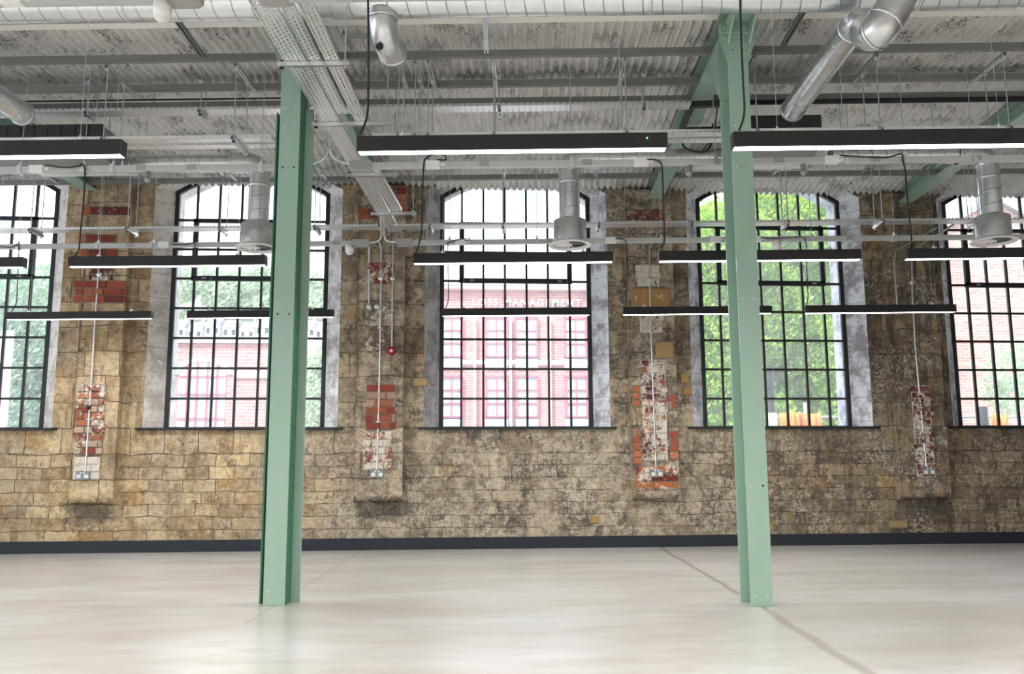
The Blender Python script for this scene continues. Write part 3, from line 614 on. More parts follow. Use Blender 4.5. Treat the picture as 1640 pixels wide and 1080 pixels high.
# sensors hanging under the trunking
def sensor(px, py, r, label, big):
    TZ = 3.25 if r == 0 else 3.2
    p = at(px, py, g=RG[r]); x = p.dot(GX); root = thing('ceiling_sensor', label, 'sensor', G(x, RG[r], TZ-.03), ANG, 'sensors under the trunking')
    if big:
        b = MB(); b.lathe(G(x, RG[r], TZ-.02), [(0, 0), (.046, 0), (.045, -.05), (.038, -.085), (0, -.085)], 24); b.build('housing', WHITE, root)
        b = MB(); b.lathe(G(x, RG[r], TZ-.105), [(.033, 0), (.028, -.012), (.012, -.02), (0, -.021)], 20); b.build('lens', LGREY, root)
    else:
        b = MB(); b.lathe(G(x, RG[r], TZ-.02), [(0, 0), (.02, 0), (.02, -.06), (.024, -.062), (.024, -.075), (.014, -.09), (0, -.09)], 18); b.build('housing', COUP, root)
sensor(260, 20, 0, 'white domed sensor under the trunking at the top left', True)
sensor(560, 398, 2, 'white domed sensor beside the second window reveal', True); sensor(1244, 390, 2, 'white domed sensor before the fourth window', True)
sensor(237, 280, 1, 'small grey sensor under the trunking, above the first pilaster', False); sensor(1104, 268, 1, 'small grey sensor just left of the right column', False); sensor(1286, 266, 1, 'small grey sensor right of the right column', False)
# ------------------------------------------------------------------ cable trays
def tray(p, q, w, label, mat, flange=.025, name='cable_tray'):
    p, q = Vector(p), Vector(q); L = (q-p).length; d = q-p; rz = math.atan2(d.y, d.x)
    me = MB(); me.add([(0, -w/2, 0), (L, -w/2, 0), (L, w/2, 0), (0, w/2, 0)], [(0, 1, 2, 3)])
    for s in (-1, 1):
        me.add([(0, s*w/2, 0), (L, s*w/2, 0), (L, s*w/2, flange), (0, s*w/2, flange)], [(0, 1, 2, 3)]); me.add([(0, s*w/2, flange), (L, s*w/2, flange), (L, s*(w/2-.008), flange), (0, s*(w/2-.008), flange)], [(0, 1, 2, 3)])
    o = me.build(name, mat); o.location = p; o.rotation_euler = (0, 0, rz)
    so_ = o.modifiers.new('thickness', 'SOLIDIFY'); so_.thickness = .0015
    tag(o, label, 'cable tray', 'perforated cable trays'); return o
TRZ = 3.45
g = gyz(820, 366, 3.41)
FT = gyz(820, 363, 3.41); tray(G(-7.5, FT, 3.41), G(gxg(610, 366, FT)-.02, FT, 3.41), .15, 'perforated galvanised cable tray before the far windows, left length', PERF_SLOT); tray(G(gxg(632, 366, FT), FT, 3.41), G(8.5, FT, 3.41), .15, 'perforated galvanised cable tray before the far windows, right length', PERF_SLOT)
MT = gyz(820, 224, TRZ)
tray(G(-6.5, MT-.07, TRZ), G(gxg(440, 232, MT), MT-.07, TRZ), .085, 'narrow perforated tray above the middle trunking left of the column, nearer of the pair', PERF_HOLE); tray(G(-6.5, MT+.07, TRZ), G(gxg(440, 232, MT), MT+.07, TRZ), .085, 'narrow perforated tray above the middle trunking left of the column, farther of the pair', PERF_HOLE)
tray(G(gxg(600, 232, MT), MT-.07, TRZ), G(6.8, MT-.07, TRZ), .085, 'narrow perforated tray right of the left column, nearer of the pair', PERF_HOLE); tray(G(gxg(600, 232, MT), MT+.07, TRZ), G(6.8, MT+.07, TRZ), .085, 'narrow perforated tray right of the left column, farther of the pair', PERF_HOLE)
HT = gyz(820, 174, 3.9)
tray(G(-6.5, HT, 3.9), G(gxg(1105, 172, HT), HT, 3.9), .13, 'long punched cable tray high under the corrugated ceiling', PERF_HOLE)
tray(at(412, -8, z=TRZ), at(632, 372, z=TRZ), .135, 'wide perforated tray climbing past the left column head to the far tray', PERF_SLOT)
tray(at(455, 0, z=TRZ+.0), at(545, 176, z=TRZ), .075, 'short narrow tray between two others beside the left column head', PERF_SLOT); tray(at(486, 0, z=TRZ), at(579, 196, z=TRZ), .085, 'narrow tray right of the left column head, rightmost of the three', PERF_SLOT)
tray(at(597, 270, z=TRZ), at(636, 338, z=TRZ), .1, 'short tray beside the wide one near the second pilaster head', PERF_SLOT)
# struts that carry the trays
NUM = ['first', 'second', 'third', 'fourth', 'fifth', 'sixth', 'seventh', 'eighth', 'ninth', 'tenth', 'eleventh', 'twelfth']
def strut(b, p, q, s=.03):
    p, q = Vector(p), Vector(q); X_ = (q-p).normalized(); Y_ = (Z.cross(X_)).normalized(); L = (q-p).length; c = (p+q)/2; a = (X_, Y_, X_.cross(Y_))
    b.box(c+a[2]*(s/2-.002), (L, s, .003), a); b.box(c+Y_*(s/2-.0015), (L, .003, s), a); b.box(c-Y_*(s/2-.0015), (L, .003, s), a)
    for k in (-1, 1): b.box(c+Y_*k*(s/2-.006)-a[2]*(s/2-.0015), (L, .008, .003), a)
def trapeze(x, gy, z, w, label, group, topy=None, along='y', upper=True, topz=4.1, rodz=4.22):
    root = thing('trapeze_hanger', label, 'hanger', G(x, gy, z-.03), ANG, group)
    def P(u, v, zz): return G(x+v, gy+u, zz) if along == 'y' else G(x+u, gy+v, zz)
    b = MB(); strut(b, P(-w/2, 0, z-.018), P(w/2, 0, z-.018)); b.build('lower_channel', GALV, root)
    if upper:
        y0, y1 = (topy if topy else (-w*.6, w*.6)); b = MB(); strut(b, P(y0, 0, topz-.03), P(y1, 0, topz-.03)); b.build('upper_channel', GALV, root)
    for s in (-1, 1):
        b = MB(); b.tube([P(s*(w/2-.03), 0, z-.05), P(s*(w/2-.03), 0, topz-.03 if upper else rodz)], .005, 6); b.build('threaded_rod', RODM, root)
        b = MB(); b.box(P(s*(w/2-.03), 0, z-.042), (.02, .02, .012), ax); b.box(P(s*(w/2-.03), 0, z+.004), (.022, .022, .008), ax); b.build('nut', BLACK if s < 0 else RODM, root)
        if upper:
            b = MB(); b.box(P(s*(w/2-.03), 0, topz-.055), (.03, .03, .02), ax); b.build('channel_nut', RODM, root)
for n, px in enumerate([58, 211, 358, 508, 690, 806, 958, 1105, 1258, 1408, 1560]):
    x = gxg(px, 366, FT); trapeze(x, FT, 3.41, .26, 'trapeze hanger under the far cable tray, %s from the left' % NUM[n], 'trapeze hangers of the far tray', (-.32, .34))
for n, (px, py) in enumerate([(180, 220), (384, 225), (642, 215), (668, 215), (689, 213), (792, 210), (1000, 208), (1205, 207), (1398, 205), (1600, 203)]):
    x = gxg(px, py, MT); trapeze(x, MT, TRZ, .34, 'trapeze hanger dropping from the ceiling to the middle tray, %s from the left' % NUM[n], 'trapeze hangers of the middle tray', (pgy[0]-MT, pgy[1]-MT), topz=4.06)
for n, (xa, xb, y, up_) in enumerate([(444, 560, 104, 0), (500, 626, 200, 0), (554, 637, 281, 0), (594, 666, 343, 0)]):
    a = at(xa, y, z=TRZ-.02); c = at(xb, y-2, z=TRZ-.02); ga, gc = gg(a), gg(c); w_ = gc[0]-ga[0]
    trapeze((ga[0]+gc[0])/2, ga[1], TRZ, w_, 'wide trapeze hanger under the trays beside the left column, %s from the camera' % NUM[n], 'wide trapezes by the left column', along='x', upper=False, rodz=3.82 if n == 0 else 4.22)
for n, px in enumerate([145, 325, 800, 1030]):
    x = gxg(px, 174, HT); trapeze(x, HT, 3.9, .17, 'short hanger bracket on the high punched tray, %s from the left' % NUM[n], 'hangers of the high tray', (-.1, .1), topz=4.2)
# extra bracing channels fixed to the ceiling
for n, (p, q) in enumerate([((281, 29), (326, 92)), ((1289, 14), (1254, 73)), ((777, 22), (779, 82))]):
    b = MB(); A = at(*p, z=4.06); B_ = at(*q, z=4.06); strut(b, A, B_, .034); o = b.build('ceiling_channel', GREYP if n < 2 else GALV, loc=(A+B_)/2)
    tag(o, ['dark channel fixed across the ceiling at upper left', 'dark channel fixed across the ceiling right of the right column head', 'slotted bright channel fixed across the ceiling above the near light'][n], 'channel')
# conduits swinging from trunking up to the trays
def conduit(label, pts, r=.0105, mat=None, smooth=True, name='conduit'):
    b = MB(); b.tube(smooth_path(pts, 5) if smooth else pts, r, 10); o = b.build(name, mat or GALV, loc=Vector(pts[0])); tag(o, label, 'conduit', 'galvanised conduits'); return o
conduit('bent conduit joining the left trunking end up to the tray', pc(1, [(470, 262), (500, 261), (515, 256), (524, 245), (526, 225), (528, 200)], .0))
conduit('bent conduit joining the grey end box up to the tray', pc(1, [(563, 263), (545, 259), (533, 250), (529, 240), (529, 222), (531, 200)], .03))
conduit('bent conduit from the far end box up to the tray, left one', pc(2, [(588, 389), (603, 387), (610, 380), (611, 365), (609, 347)], 0)); conduit('bent conduit from the far end box up to the tray, right one', pc(2, [(636, 388), (620, 386), (616, 378), (615, 362), (614, 347)], .02))
b = MB(); A = at(547, 58, z=4.08); strut(b, A, A+GX*.2, .03); strut(b, A+GX*.02+Z*.03, A+GX*.02+GY*.3+Z*.03, .03); o = b.build('ceiling_channel', COUP, loc=A); tag(o, 'short dark channel bracket right of the left column head', 'channel')
cable('dark cable looping under the duct frame left of the right column', [at(1092, 222, z=3.6), at(1096, 236, z=3.55), at(1112, 243, z=3.5), at(1132, 241, z=3.5), at(1140, 225, z=3.6), at(1142, 200, z=3.85)], .011)
cable('grey green cable hanging beside the dark loop left of the right column', [at(1120, 246, z=3.5), at(1134, 230, z=3.58), at(1143, 212, z=3.75), at(1146, 195, z=3.9), at(1150, 168, z=3.98)], .006)
# ------------------------------------------------------------------ ducts
def duct(root, name, pts, r, mat=None, n=32, smooth=False, caps=False):
    if not smooth:
        p, q = Vector(pts[0]), Vector(pts[1]); L = (q-p).length; d = (q-p).normalized(); me = MB()
        me.tube([(0, 0, 0), (L, 0, 0)], r, n, caps); me.tube([(L-.0, 0, 0), (0, 0, 0)], r*.97, n, False)
        o = me.build(name, mat or DUCT); o.parent = root
        Mw = wm(root).inverted() @ Matrix.Translation(p) @ d.to_track_quat('X', 'Z').to_matrix().to_4x4(); o.matrix_local = Mw; return o
    me = MB(); me.tube(smooth_path(pts, 6), r, n, caps); return me.build(name, mat or GALV, root)
def ring(root, p, d, r, name='joint_collar'):
    me = MB(); me.lathe(Vector(p)-Vector(d)*.012, [(r, 0), (r+.005, .003), (r+.005, .021), (r, .024)], 32, tuple(d)); return me.build(name, GALV, root)
gm = 5.30; zm = 3.93
root = thing('main_duct', 'large spiral seam galvanised duct along the top edge', 'duct', G(0, gm, zm), ANG); duct(root, 'duct_pipe', (G(-6, gm, zm), G(7, gm, zm)), .125)
for px in (205, 1040, 1470): x = gxg(px, 10, gm); ring(root, G(x, gm, zm), GX, .125)
# branch ducts with open ends
def branch(px, py, r, label, rootname='branch_duct', gy0=None, z=3.65):
    e = at(px, py, z=z); ge = gg(e); root = thing(rootname, label, 'duct', e, ANG, 'open ended branch ducts'); s = G(ge[0], gy0, z)
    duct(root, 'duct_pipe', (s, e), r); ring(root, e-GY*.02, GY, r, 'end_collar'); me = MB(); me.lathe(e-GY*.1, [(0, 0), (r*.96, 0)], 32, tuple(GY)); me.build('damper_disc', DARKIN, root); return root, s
branch(38, 184, .09, 'spiral branch duct pointing to the wall at the far left edge', gy0=4.4)
gx_ = gxg(612, 50, gm); rt = thing('branch_duct', 'short spiral stub bending off the main duct near the left column', 'duct', G(gx_, gm, 3.6), ANG, 'open ended branch ducts')
q_ = [G(gx_, gm, 3.84), G(gx_, gm+.01, 3.76), G(gx_+.01, gm+.05, 3.70), G(gx_+.02, gm+.13, 3.68), G(gx_+.03, gm+.26, 3.68)]; duct(rt, 'elbow', q_, .095, smooth=True); ring(rt, q_[4]-GY*.02, GY, .095, 'end_collar'); ring(rt, q_[0]-Z*.05, Z, .097)
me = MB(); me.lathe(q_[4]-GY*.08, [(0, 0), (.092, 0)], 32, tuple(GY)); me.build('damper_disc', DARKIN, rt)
me = MB(); me.lathe(q_[2]+Vector((-.03, -.035, -.09)), [(.0, 0), (.02, .0), (.024, .004), (.024, .01)], 16, (0, -.5, -1)); me.build('test_point', DARKIN, rt)
rt, s = branch(1268, 178, .088, 'spiral branch duct right of the right column ending above a light', gy0=5.26)
ring(rt, s, GY, .09)
bend = [s, s-GY*.07, at(1378, 40, z=3.63), at(1392, 52, z=3.56)]
duct(rt, 'elbow', bend, .09, smooth=True)
ris = [at(1388, 50, z=3.56), at(1402, 52, z=3.50), at(1418, 32, z=3.56), at(1436, 2, z=3.68), at(1446, -24, z=3.80), at(1452, -50, z=3.95)]
duct(rt, 'riser', ris, .108, smooth=True)
for k in (1, 2, 4): d = (ris[k+1]-ris[k-1]).normalized(); ring(rt, ris[k], d, .108)
# supply ducts with swirl diffusers
GD = 7.5; ZD = 3.62
dn = [(412, 399, -1, 'swirl diffuser on a drop duct left of the left column'), (913, 394, 1, 'swirl diffuser on a drop duct before the central window'), (1592, 388, -1, 'swirl diffuser on a drop duct before the rightmost window')]
for i, (px, py, sd, lb) in enumerate(dn):
    p = at(px, py, g=GD); gx, z0 = p.dot(GX), p.z
    root = thing('swirl_diffuser', 'galvanised '+lb, 'diffuser', p, ANG, 'drop ducts with swirl diffusers')
    b = MB(); b.lathe(G(gx, GD, z0), [(.145, .03), (.145, .22), (.14, .225), (.1, .245)], 36); b.build('plenum', GALV, root)
    pts = [G(gx, GD, z0+.24), G(gx, GD, ZD-.22)]; duct(root, 'drop_pipe', pts, .092)
    ring(root, pts[1], Z, .093)
    bend = [G(gx, GD, ZD-.22), G(gx, GD, ZD-.1), G(gx+sd*.035, GD, ZD-.03), G(gx+sd*.12, GD, ZD+.0), G(gx+sd*.25, GD, ZD+.0)]
    duct(root, 'elbow', bend, .092, smooth=True)
    x2 = {0: gxg(205, 250, GD), 1: gxg(1180, 246, GD), 2: gxg(1330, 250, GD)}[i]
    ring(root, bend[-1], GX, .093); duct(root, 'supply_pipe', (bend[-1], G(x2, GD, ZD)), .08)
    for u in (.3, .9):
        b = MB(); xx = gx+(x2-gx)*u; b.tube([G(xx, GD-.083, ZD), G(xx, GD-.083, 4.24)], .003, 6); b.tube([G(xx, GD+.083, ZD), G(xx, GD+.083, 4.24)], .003, 6); b.box(G(xx, GD, ZD-.082), (.02, .17, .003), ax); b.build('duct_strap', RODM, root)
    b = MB(); b.lathe(G(gx, GD, z0), [(.185, .0), (.19, .006), (.18, .014), (.15, .034), (.145, .034), (.142, .004), (.185, 0)], 48); b.build('face_ring', WHITE, root)
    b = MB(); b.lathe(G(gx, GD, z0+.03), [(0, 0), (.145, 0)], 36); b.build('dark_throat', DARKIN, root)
    b = MB(); b.lathe(G(gx, GD, z0+.002), [(0, 0), (.022, .0), (.024, .012)], 18)
    for k in range(16):
        a = k*math.pi/8; u = Vector((math.cos(a), math.sin(a), 0)); v = Vector((-u.y, u.x, 0)); c = G(gx, GD, z0+.012)
        b.add([c+u*.02-v*.002, c+u*.142-v*.010, c+u*.142+v*.012+Z*.012, c+u*.02+v*.004+Z*.01], [(0, 1, 2, 3)])
    b.build('swirl_vanes', WHITE, root)
# fan coil units
def fcu(px0, px1, label, gyf=6.95):
    x0, x1 = gxg(px0, 215, gyf), gxg(px1, 215, gyf); z0, z1 = 3.50, 3.77; c = G((x0+x1)/2, gyf+.25, z0)
    root = thing('fan_coil_unit', label, 'air conditioning unit', c, ANG, 'ceiling fan coil units')
    b = MB(); b.box(G((x0+x1)/2, gyf+.19, (z0+z1)/2), (x1-x0, .36, z1-z0), ax); b.build('casing', GREYP, root, bevel=.004)
    b = MB(); b.box(G((x0+x1)/2, gyf, (z0+z1)/2), (x1-x0+.01, .02, z1-z0+.01), ax)
    n = int((x1-x0)/.11)
    for k in range(n+1): b.box(G(x0+(x1-x0)*k/n, gyf-.012, (z0+z1)/2), (.008, .008, z1-z0), ax)
    b.build('filter_grille', DARKBOX, root)
    for x in (x0+.1, x1-.1):
        for y in (gyf+.08, gyf+.32):
            b = MB(); b.tube([G(x, y, z1), G(x, y, 4.22)], .005, 6); b.build('threaded_rod', RODM, root)
fcu(-140, 163, 'dark grilled ceiling fan coil unit behind the light at the left edge')
fcu(1182, 1315, 'dark grilled ceiling fan coil unit just right of the right column')
# pale panels near the wall head
for (a, c, lb) in ((68, 222, 'white flat ceiling panel left, above the first pilaster'), (1112, 1285, 'white flat ceiling panel behind the right column')):
    p = at(a, 284 if a < 500 else 273, z=4.0); q = at(c, 282 if a < 500 else 271, z=4.0); gy = p.dot(GY); b = MB()
    b.box(G((p.dot(GX)+q.dot(GX))/2, gy-.18, 4.02), (q.dot(GX)-p.dot(GX), .36, .035), ax); o = b.build('ceiling_panel', WHITE, loc=G((p.dot(GX)+q.dot(GX))/2, gy-.18, 4.0), rz=ANG, bevel=.004); tag(o, lb, 'panel', 'white ceiling panels')
# dark hatch frame left of the right column
b = MB(); A = [at(1108, 168, z=3.98), at(1158, 166, z=3.98), at(1158, 208, z=3.98), at(1090, 210, z=3.98)]
for k in range(4): b.bar(A[k], A[(k+1) % 4], .05, .05)
o = b.build('duct_hatch_frame', DARKBOX, loc=A[0]); tag(o, 'dark metal duct frame under the ceiling just left of the right column', 'duct frame')
# long dark pipe behind the right column
gp = gyz(1300, 163, 4.03); b = MB(); b.tube([G(gR[0]+.2, gp, 4.03), G(7.5, gp, 4.03)], .022, 12); o = b.build('insulated_pipe', BLACK, loc=G(gR[0]+.2, gp, 4.03), rz=ANG); tag(o, 'black insulated pipe under the ceiling right of the right column', 'pipe')
gp = gyz(200, 166, 4.0); b = MB(); b.tube([G(-6, gp, 4.03), G(gL[0]-.2, gp, 4.03)], .008, 12); o = b.build('insulated_pipe', BLACK, loc=G(-6, gp, 4.03), rz=ANG); tag(o, 'black insulated pipe under the ceiling left of the left column', 'pipe')
# thin conduit above middle trunking
gp = RG[1]+.12; conduit('thin straight conduit just above the middle trunking', [G(gxg(640, 252, gp), gp, 3.255), G(gxg(905, 248, gp), gp, 3.255)], .009, smooth=False)
# ------------------------------------------------------------------ wall services
def wall_conduit(label, pts, Y, boxes=(), r=.0105):
    P = [at(x, y, Y=Y-.022) for x, y in pts]; root = thing('wall_conduit', label, 'conduit', P[-1], 0, 'galvanised wall conduits')
    b = MB(); b.tube(P, r, 10); b.build('pipe', GALV, root)
    for (x, y) in boxes:
        c = at(x, y, Y=Y-.022); b = MB(); b.lathe(c+Vector((0, .02, 0)), [(.031, 0), (.031, .036), (.026, .042), (0, .042)], 20, (0, -1, 0)); b.build('junction_box', GALV, root)
    # saddles
    a, c = P[-2], P[-1]; L = (c-a).length; n = max(1, int(L/.75))
    for k in range(n):
        q = a+(c-a)*((k+.5)/n); b = MB(); b.box(q+Vector((0, .004, 0)), (.06, .03, .014)); b.build('saddle_clip', RODM, root)
    return root
wall_conduit('galvanised conduit running down the first pilaster to its socket', [(161, 395), (155, 480), (148, 590), (137, 756)], PY, [(160, 440)])
wall_conduit('galvanised conduit on the second pilaster running down to its socket', [(606, 384), (611, 398), (611, 440), (608, 600), (604, 753)], PY, [(610, 446)])
wall_conduit('galvanised conduit down to the fire alarm sounder', [(630, 390), (629, 440), (628, 555)], PY, [(629, 446)])
wall_conduit('shorter galvanised conduit left on the second pilaster with twin boxes', [(586, 386), (592, 400), (591, 489)], PY, [(591, 491), (604, 491)])
wall_conduit('galvanised conduit down the third pilaster to its socket', [(1056, 368), (1040, 400), (1041, 470), (1045, 600), (1051, 752)], PY, [(1041, 448)])
wall_conduit('galvanised conduit down the fourth pilaster to its socket', [(1460, 400), (1461, 470), (1466, 560), (1484, 748)], PY, [(1460, 453)])
wall_conduit('bent galvanised conduit left of the fourth pilaster, ending behind a light', [(1500, 365), (1434, 402), (1432, 425), (1437, 492)], PY)
wall_conduit('second bent galvanised conduit slanting past the head of the fourth pilaster', [(1532, 357), (1466, 398), (1464, 404)], PY)
wall_conduit('slim conduit running up beside the third pilaster edge', [(1003, 400), (1004, 440), (1006, 485)], YF, r=.007)
for px, py, nm in ((134, 762, 'first'), (604, 759, 'second'), (1051, 758, 'third'), (1486, 755, 'fourth')):
    p = at(px, py, Y=PY-.02); root = thing('power_socket', 'metal double power socket at the foot of the %s pilaster' % nm, 'socket', (p.x, PY, p.z), 0, 'double power sockets')
    b = MB(); b.box((p.x, PY-.024, p.z), (.146, .046, .086)); b.build('back_box', SOCK, root, bevel=.005)
    b = MB(); b.box((p.x, PY-.049, p.z), (.146, .005, .086)); b.build('face_plate', SOCK, root, bevel=.002)
    for s in (-1, 1):
        b = MB(); b.box((p.x+s*.04, PY-.053, p.z-.01), (.045, .004, .04)); b.build('outlet', LGREY, root)
        b = MB(); b.box((p.x+s*.018, PY-.054, p.z+.028), (.014, .006, .018)); b.build('switch', WHITE, root)
p = at(142, 653, Y=PY-.05); b = MB(); b.ball(p, .024); o = b.build('cable_gland', BLACK, loc=p); o.data.transform(Matrix.Translation((0, 0, 0))); tag(o, 'small black ball fitting clipped on the first pilaster conduit', 'fitting')
p = at(627, 562, Y=PY-.04); root = thing('fire_alarm_sounder', 'round red fire alarm sounder with white centre on second pilaster', 'alarm', (p.x, PY, p.z))
b = MB(); b.lathe((p.x, PY-.0, p.z), [(.045, 0), (.05, .02), (.05, .045), (.04, .06), (.025, .063), (0, .063)], 28, (0, -1, 0)); b.build('sounder_body', RED, root)
b = MB(); b.lathe((p.x, PY-.063, p.z), [(.017, 0), (.016, .008), (0, .01)], 18, (0, -1, 0)); b.build('centre_button', WHITE, root)
# ------------------------------------------------------------------ outdoors
def out_brick(name, c1, c2, mc, w_=.22, h_=.075):
    m, nt, bs = newmat(name); s = nd(nt, 'SeparateXYZ', Vector=ocoord(nt)); v = nd(nt, 'CombineXYZ', X=s.outputs[0], Y=s.outputs[2]).outputs[0]
    b = nd(nt, 'TexBrick', Vector=v, Scale=1, Color1=(*c1, 1), Color2=(*c2, 1), Mortar=(*mc, 1)); b.inputs['Brick Width'].default_value = w_; b.inputs['Row Height'].default_value = h_; b.inputs['Mortar Size'].default_value = .008
    nt.links.new(b.outputs['Color'], bs.inputs['Base Color']); bs.inputs['Roughness'].default_value = .9; return m
BRA = out_brick('pink brick', (.46, .19, .19), (.55, .26, .26), (.60, .42, .40)); BRC = out_brick('brown pink brick', (.34, .17, .15), (.50, .28, .25), (.55, .44, .40))
CREAM = simple('cream stone', (.85, .80, .76), .8); PINKF = simple('crimson window paint', (.66, .14, .24), .4); PANE = simple('pale reflecting glass', (.62, .68, .72), .1, 0, .3, 1.2)
SPAN = simple('blue grey panel', (.42, .52, .62), .5); SLATE = simple('slate roof', (.36, .38, .44), .7); LEAD = simple('pale metal roof', (.72, .74, .78), .4)
LETW = simple('white lettering', (.95, .95, .95), .5); ASPH = simple('pale tarmac', (.42, .41, .40), .9); ORANGE = simple('orange tarpaulin', (.95, .25, .03), .5, 0, .2, 4)
BARK = simple('bark', (.16, .12, .09), .9); BIRCH = simple('birch bark', (.75, .72, .68), .8, 0, .3, 12)
def leafm(name, c1, c2):
    m, nt, bs = newmat(name); n = nd(nt, 'TexNoise', Vector=ocoord(nt), Scale=7, Detail=3).outputs['Fac']
    c = mixc(nt, sstep(nt, n, .35, .65), c1, c2); nt.nodes.remove(bs)
    d = nd(nt, 'BsdfDiffuse', Color=c); t = nd(nt, 'BsdfTranslucent', Color=c); mx = nd(nt, 'MixShader', i0=.4, i1=d.outputs[0], i2=t.outputs[0]); nt.links.new(mx.outputs[0], nt.nodes['Material Output'].inputs[0]); return m
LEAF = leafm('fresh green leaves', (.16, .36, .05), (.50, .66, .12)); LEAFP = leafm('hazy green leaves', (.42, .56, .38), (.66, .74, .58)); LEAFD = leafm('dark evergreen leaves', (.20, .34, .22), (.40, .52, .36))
b = MB(); b.box((0, 70, -.35), (260, 118, .5)); o = b.build('ground', ASPH); tag(o, 'pale paved ground outside the windows', 'ground', kind='structure')
def facade_win(root, x, Y, z0, z1, w_, nm='window', cols=2, rows=3, arch=False):
    b = MB(); t = .05; b.box((x-w_/2, Y-.05, (z0+z1)/2), (t, .12, z1-z0)); b.box((x+w_/2, Y-.05, (z0+z1)/2), (t, .12, z1-z0)); b.box((x, Y-.05, z0), (w_+t, .12, t)); b.box((x, Y-.05, z1), (w_+t, .12, t))
    for k in range(1, cols): b.box((x-w_/2+w_*k/cols, Y-.05, (z0+z1)/2), (.03, .1, z1-z0))
    for k in range(1, rows): b.box((x, Y-.05, z0+(z1-z0)*k/rows), (w_, .1, .03))
    f = b.build(nm, PINKF, root); b = MB(); b.box((x, Y-.01, (z0+z1)/2), (w_, .06, z1-z0)); b.build('pane', PANE, f); return f
# building with the lettering, opposite the central window
YA = 24.0
pl, pr = at(560, 458, Y=YA), at(1085, 458, Y=YA); zt = pl.z
root = thing('brick_office_building', 'pink brick office building with white lettering beyond the central window', 'building', ((pl.x+pr.x)/2, YA, -.1))
b = MB(); b.box(((pl.x+pr.x)/2, YA+3, zt/2-.05), (pr.x-pl.x, 6, zt+.1)); b.build('wall', BRA, root)
b = MB(); b.prism([(pl.x-.3, YA-.3, zt), (pl.x-.3, YA+6.3, zt), (pl.x-.3, YA+3, zt+.9)], (pr.x-pl.x+.6, 0, 0)); b.build('roof', LEAD, root)
b = MB(); b.box(((pl.x+pr.x)/2, YA-.08, zt-.04), (pr.x-pl.x+.3, .3, .1)); b.build('gutter', CREAM, root)
zs1, zs0 = at(820, 510, Y=YA).z, at(820, 572, Y=YA).z; zu1, zu0 = at(820, 604, Y=YA).z, at(820, 668, Y=YA).z
b = MB(); b.box(((pl.x+pr.x)/2, YA-.02, at(820, 581, Y=YA).z), (pr.x-pl.x, .08, .12)); b.build('string_course', CREAM, root)
for px in (621, 674, 723, 795, 843, 921, 985, 1040):
    x = at(px, 540, Y=YA).x
    for (a, c) in ((zs0, zs1), (zu0, zu1)):
        facade_win(root, x, YA, a, c, .58)
        b = MB(); b.box((x, YA-.03, a-.18), (.62, .1, .26)); b.build('spandrel_panel', SPAN, root)
for px in (817, 760, 880): 
    x = at(px, 600, Y=YA).x; b = MB(); b.box((x, YA-.12, (zs1)/2), (.07, .1, zs1)); b.build('downpipe', CREAM, root)
def letters(body, x, Y, z, size, mat, sp=1.35):
    cu = bpy.data.curves.new('t', 'FONT'); cu.body = body; cu.size = size; cu.extrude = .03; cu.space_character = sp; cu.offset = .004
    t = bpy.data.objects.new('t', cu); col.objects.link(t); bpy.context.view_layer.update(); dg = bpy.context.evaluated_depsgraph_get()
    me = bpy.data.meshes.new_from_object(t.evaluated_get(dg)); bpy.data.objects.remove(t)
    xs = [v.co.x for v in me.vertices]; w_ = max(xs)-min(xs); me.transform(Matrix.Translation((-min(xs), 0, 0))); me.materials.clear(); me.materials.append(mat)
    return me, w_
A = at(757, 489, Y=YA-.12); B_ = at(931, 491, Y=YA-.12)
me, w_ = letters('LOSS MANAGEMENT', 0, 0, 0, .27, LETW)
me.transform(Matrix.Scale((B_.x-A.x)/w_, 4, (1, 0, 0))); me.transform(Matrix.Rotation(math.pi/2, 4, 'X')); o = bpy.data.objects.new('sign_lettering', me); col.objects.link(o); o.parent = root; o.location = Vector((A.x, YA-.08, A.z))-root.location; o['label'] = 'white capital letters reading LOSS MANAGEMENT'
# lower brick wing with arched window beyond the second window
YBB = 20.0; pl, pr = at(235, 548, Y=YBB), at(452, 548, Y=YBB); zt = pl.z
root = thing('arched_brick_building', 'low pink brick building with a round-headed window beyond second window', 'building', ((pl.x+pr.x)/2, YBB, -.1))
b = MB(); b.box(((pl.x+pr.x)/2, YBB+2, zt/2-.05), (pr.x-pl.x, 4, zt+.1)); b.build('wall', BRA, root)
b = MB(); b.box(((pl.x+pr.x)/2, YBB+2, zt+.05), (pr.x-pl.x+.2, 4.2, .14)); b.build('coping', CREAM, root)
c = at(325, 600, Y=YBB); R = at(372, 600, Y=YBB).x-c.x; b = MB(); n = 20
H_ = at(325, 574, Y=YBB).z-c.z
for k in range(n):
    a0, a1 = math.pi*k/n, math.pi*(k+1)/n
    def q(a, s): return Vector((c.x+R*s*math.cos(a), YBB-.05, c.z+H_*s*math.sin(a)))
    b.prism([q(a0, 1), q(a1, 1), q(a1, .8), q(a0, .8)], (0, .1, 0))
b.box((c.x+R+1.0, YBB-.02, c.z), (1.9, .08, .16)); b.build('arch_surround', CREAM, root)
b = MB(); z0 = at(325, 700, Y=YBB).z
b.add([(c.x-R*.8, YBB-.01, z0), (c.x+R*.8, YBB-.01, z0)]+[q(math.pi*k/n, .8)+Vector((0, .03, 0)) for k in range(n+1)], [tuple(range(n+3))]); pn_ = b.build('pane', PANE, root)
b = MB()
for k in (-2, -.7, .7, 2):
    xx = c.x+R*.8*k/3.2; zz = c.z+H_*.8*math.sqrt(max(0, 1-(k/3.2)**2)); b.box((xx, YBB-.04, (z0+zz)/2), (.03, .05, zz-z0))
for zz in (z0+.4, c.z-.05, c.z-.45): b.box((c.x, YBB-.04, zz), (R*1.6, .05, .03))
